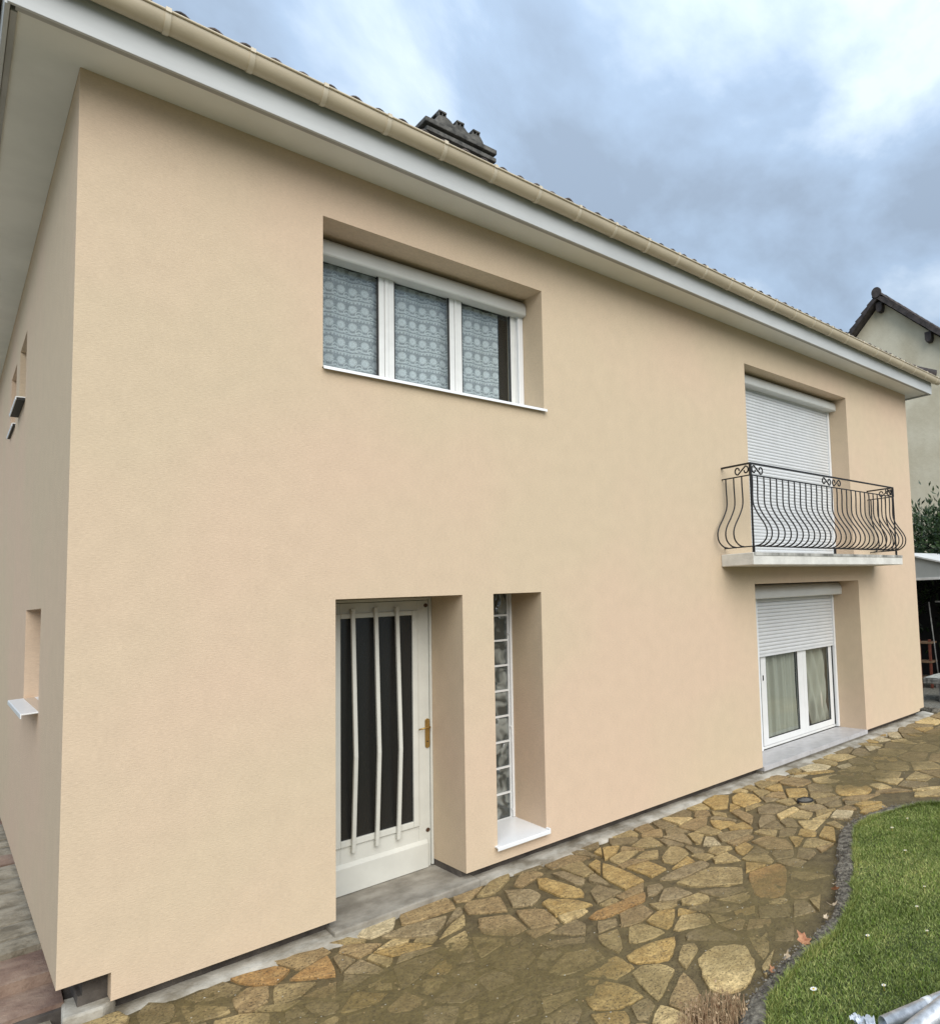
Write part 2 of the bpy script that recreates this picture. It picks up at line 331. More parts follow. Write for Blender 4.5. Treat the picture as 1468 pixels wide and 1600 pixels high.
STONE = {
 'p': ground_mat('pale_cream_stone', (0.433, 0.309, 0.132), (0.639, 0.484, 0.232), stone=True),
 'b': ground_mat('beige_stone', (0.278, 0.199, 0.084), (0.443, 0.332, 0.152), stone=True),
 't': ground_mat('tan_stone', (0.247, 0.166, 0.072), (0.381, 0.271, 0.128), stone=True),
 'y': ground_mat('yellow_stone', (0.350, 0.223, 0.072), (0.515, 0.361, 0.140), stone=True),
 'o': ground_mat('orange_stone', (0.288, 0.157, 0.052), (0.422, 0.257, 0.096), stone=True),
 'g': ground_mat('grey_stone', (0.216, 0.157, 0.076), (0.340, 0.261, 0.140), stone=True),
 'w': ground_mat('whitish_stone', (0.412, 0.328, 0.184), (0.577, 0.475, 0.288), stone=True),
 'm': ground_mat('silted_stone', (0.196, 0.142, 0.068), (0.288, 0.218, 0.108), stone=True)}
MORTAR = ground_mat('path_mortar', (0.075, 0.055, 0.023), (0.160, 0.122, 0.055))
# ================================================================== the ground
Z0 = -0.305
MUDS = [(1.6,-1.15,0.75,0.50,1.0),(1.1,-1.0,0.6,0.40,.9),(1.9,-1.7,0.6,0.5,1.0),(3.35,-2.2,0.50,0.42,.95),(3.9,-2.1,0.6,0.35,.9),(2.7,-1.75,0.35,0.22,.55),
        (4.5,-1.6,0.5,0.3,.6),(6.9,-1.0,0.7,0.4,1.0),(7.8,-0.95,0.9,0.5,1.0),(9.0,-0.95,1.2,0.5,.95),(8.3,-1.7,1.3,0.35,.6),(3.05,-2.45,.4,.3,.7),(0.45,-0.25,0.35,.25,.8),(2.2,-2.2,.35,.3,.6),(5.2,-1.4,.4,.25,.45)]
def mudf(x, y):
    v = 0.0
    for a, b, rx, ry, s in MUDS:
        d = ((x-a)/rx)**2 + ((y-b)/ry)**2
        v = np.maximum(v, s*np.clip(1.45-d*0.95, 0, 1))
    return v
def set_attr(me, name, vals):
    a = me.attributes.new(name, 'FLOAT', 'POINT'); a.data.foreach_set('value', np.asarray(vals, dtype=np.float32))
def vnoise(x, y, s=1.0, seed=0):
    """cheap smooth value noise on arrays"""
    rs = np.random.RandomState(seed); g = rs.rand(64, 64)
    x = np.asarray(x)*s; y = np.asarray(y)*s; xi = np.floor(x).astype(int); yi = np.floor(y).astype(int)
    fx = x-xi; fy = y-yi; fx = fx*fx*(3-2*fx); fy = fy*fy*(3-2*fy)
    q = lambda a, b: g[a % 64, b % 64]
    return (q(xi,yi)*(1-fx)+q(xi+1,yi)*fx)*(1-fy)+(q(xi,yi+1)*(1-fx)+q(xi+1,yi+1)*fx)*fy
def grid_mesh(name, x0, x1, y0, y1, st, zf, m, keep=None, smooth=True):
    nx = max(1, int(round((x1-x0)/st))); ny = max(1, int(round((y1-y0)/st)))
    X, Y = np.meshgrid(np.linspace(x0, x1, nx+1), np.linspace(y0, y1, ny+1)); X = X.ravel(); Y = Y.ravel(); Zs = zf(X, Y)
    V = np.stack([X, Y, Zs], 1)
    i = np.arange(nx*ny); r = i//nx; c = i % nx; a = r*(nx+1)+c
    Fc = np.stack([a, a+1, a+nx+2, a+nx+1], 1)
    if keep is not None:
        cx = X[a]+st/2; cy = Y[a]+st/2; Fc = Fc[keep(cx, cy)]
    me = bpy.data.meshes.new(name); me.from_pydata(V.tolist(), [], Fc.tolist()); me.materials.append(m)
    if smooth: me.shade_smooth()
    set_attr(me, 'mud', mudf(X, Y)); return me

# terrain to the horizon
terr = MB().quad((-300,-300,-0.46), (300,-300,-0.46), (300,300,-0.46), (-300,300,-0.46)).build('ground', mat('garden_soil', (0.06,0.07,0.03), 0.95, c2=(0.12,0.11,0.06), vscale=0.8, bump=0.5, bscale=12))
tag(terr, kind='structure')
bounce = MB().box(-16, -2.62, -3, 14, -.44, -.30).build('bounce_ground', mat('bounce_gravel', (0.28,0.26,0.22), .95, c2=(0.44,0.42,0.37), vscale=25, bump=.8, bscale=50)); tag(bounce, kind='structure')  # unseen pale ground, added to bounce light onto the left soffit and wall

CURB_OUT = [(1.3,-9),(1.4,-4.6),(1.8,-3.5),(2.3,-2.98),(2.603,-2.80),(2.83,-2.764),(3.08,-2.727),(3.37,-2.734),(3.644,-2.684),(3.86,-2.57),(4.1,-2.43),(4.45,-2.22),(4.825,-2.01),(5.04,-1.89),(5.24,-1.80),(5.52,-1.79),(5.94,-1.87),(6.26,-2.05),(6.6,-2.32),(7.5,-3.2),(8.4,-4.6),(8.6,-9)]
def in_poly(x, y, P):
    x = np.asarray(x); y = np.asarray(y); ins = np.zeros(x.shape, bool)
    for i in range(len(P)):
        a = P[i]; b = P[(i+1) % len(P)]
        c = ((a[1] > y) != (b[1] > y)) & (x < (b[0]-a[0])*(y-a[1])/(b[1]-a[1]+1e-12)+a[0]); ins ^= c
    return ins
def pz(X, Y):
    m = mudf(X, Y)
    base = -0.322 + 0.011*(vnoise(X, Y, 9, 1)-.5) + 0.006*(vnoise(X, Y, 25, 2)-.5)
    return base + 0.0165*np.clip(m*1.25-0.35*vnoise(X, Y, 6, 3), 0, 1)
path = put('path', grid_mesh('path', -2.6, 14.6, -4.4, 0.12, 0.04, pz, MORTAR)); tag(path, kind='structure')

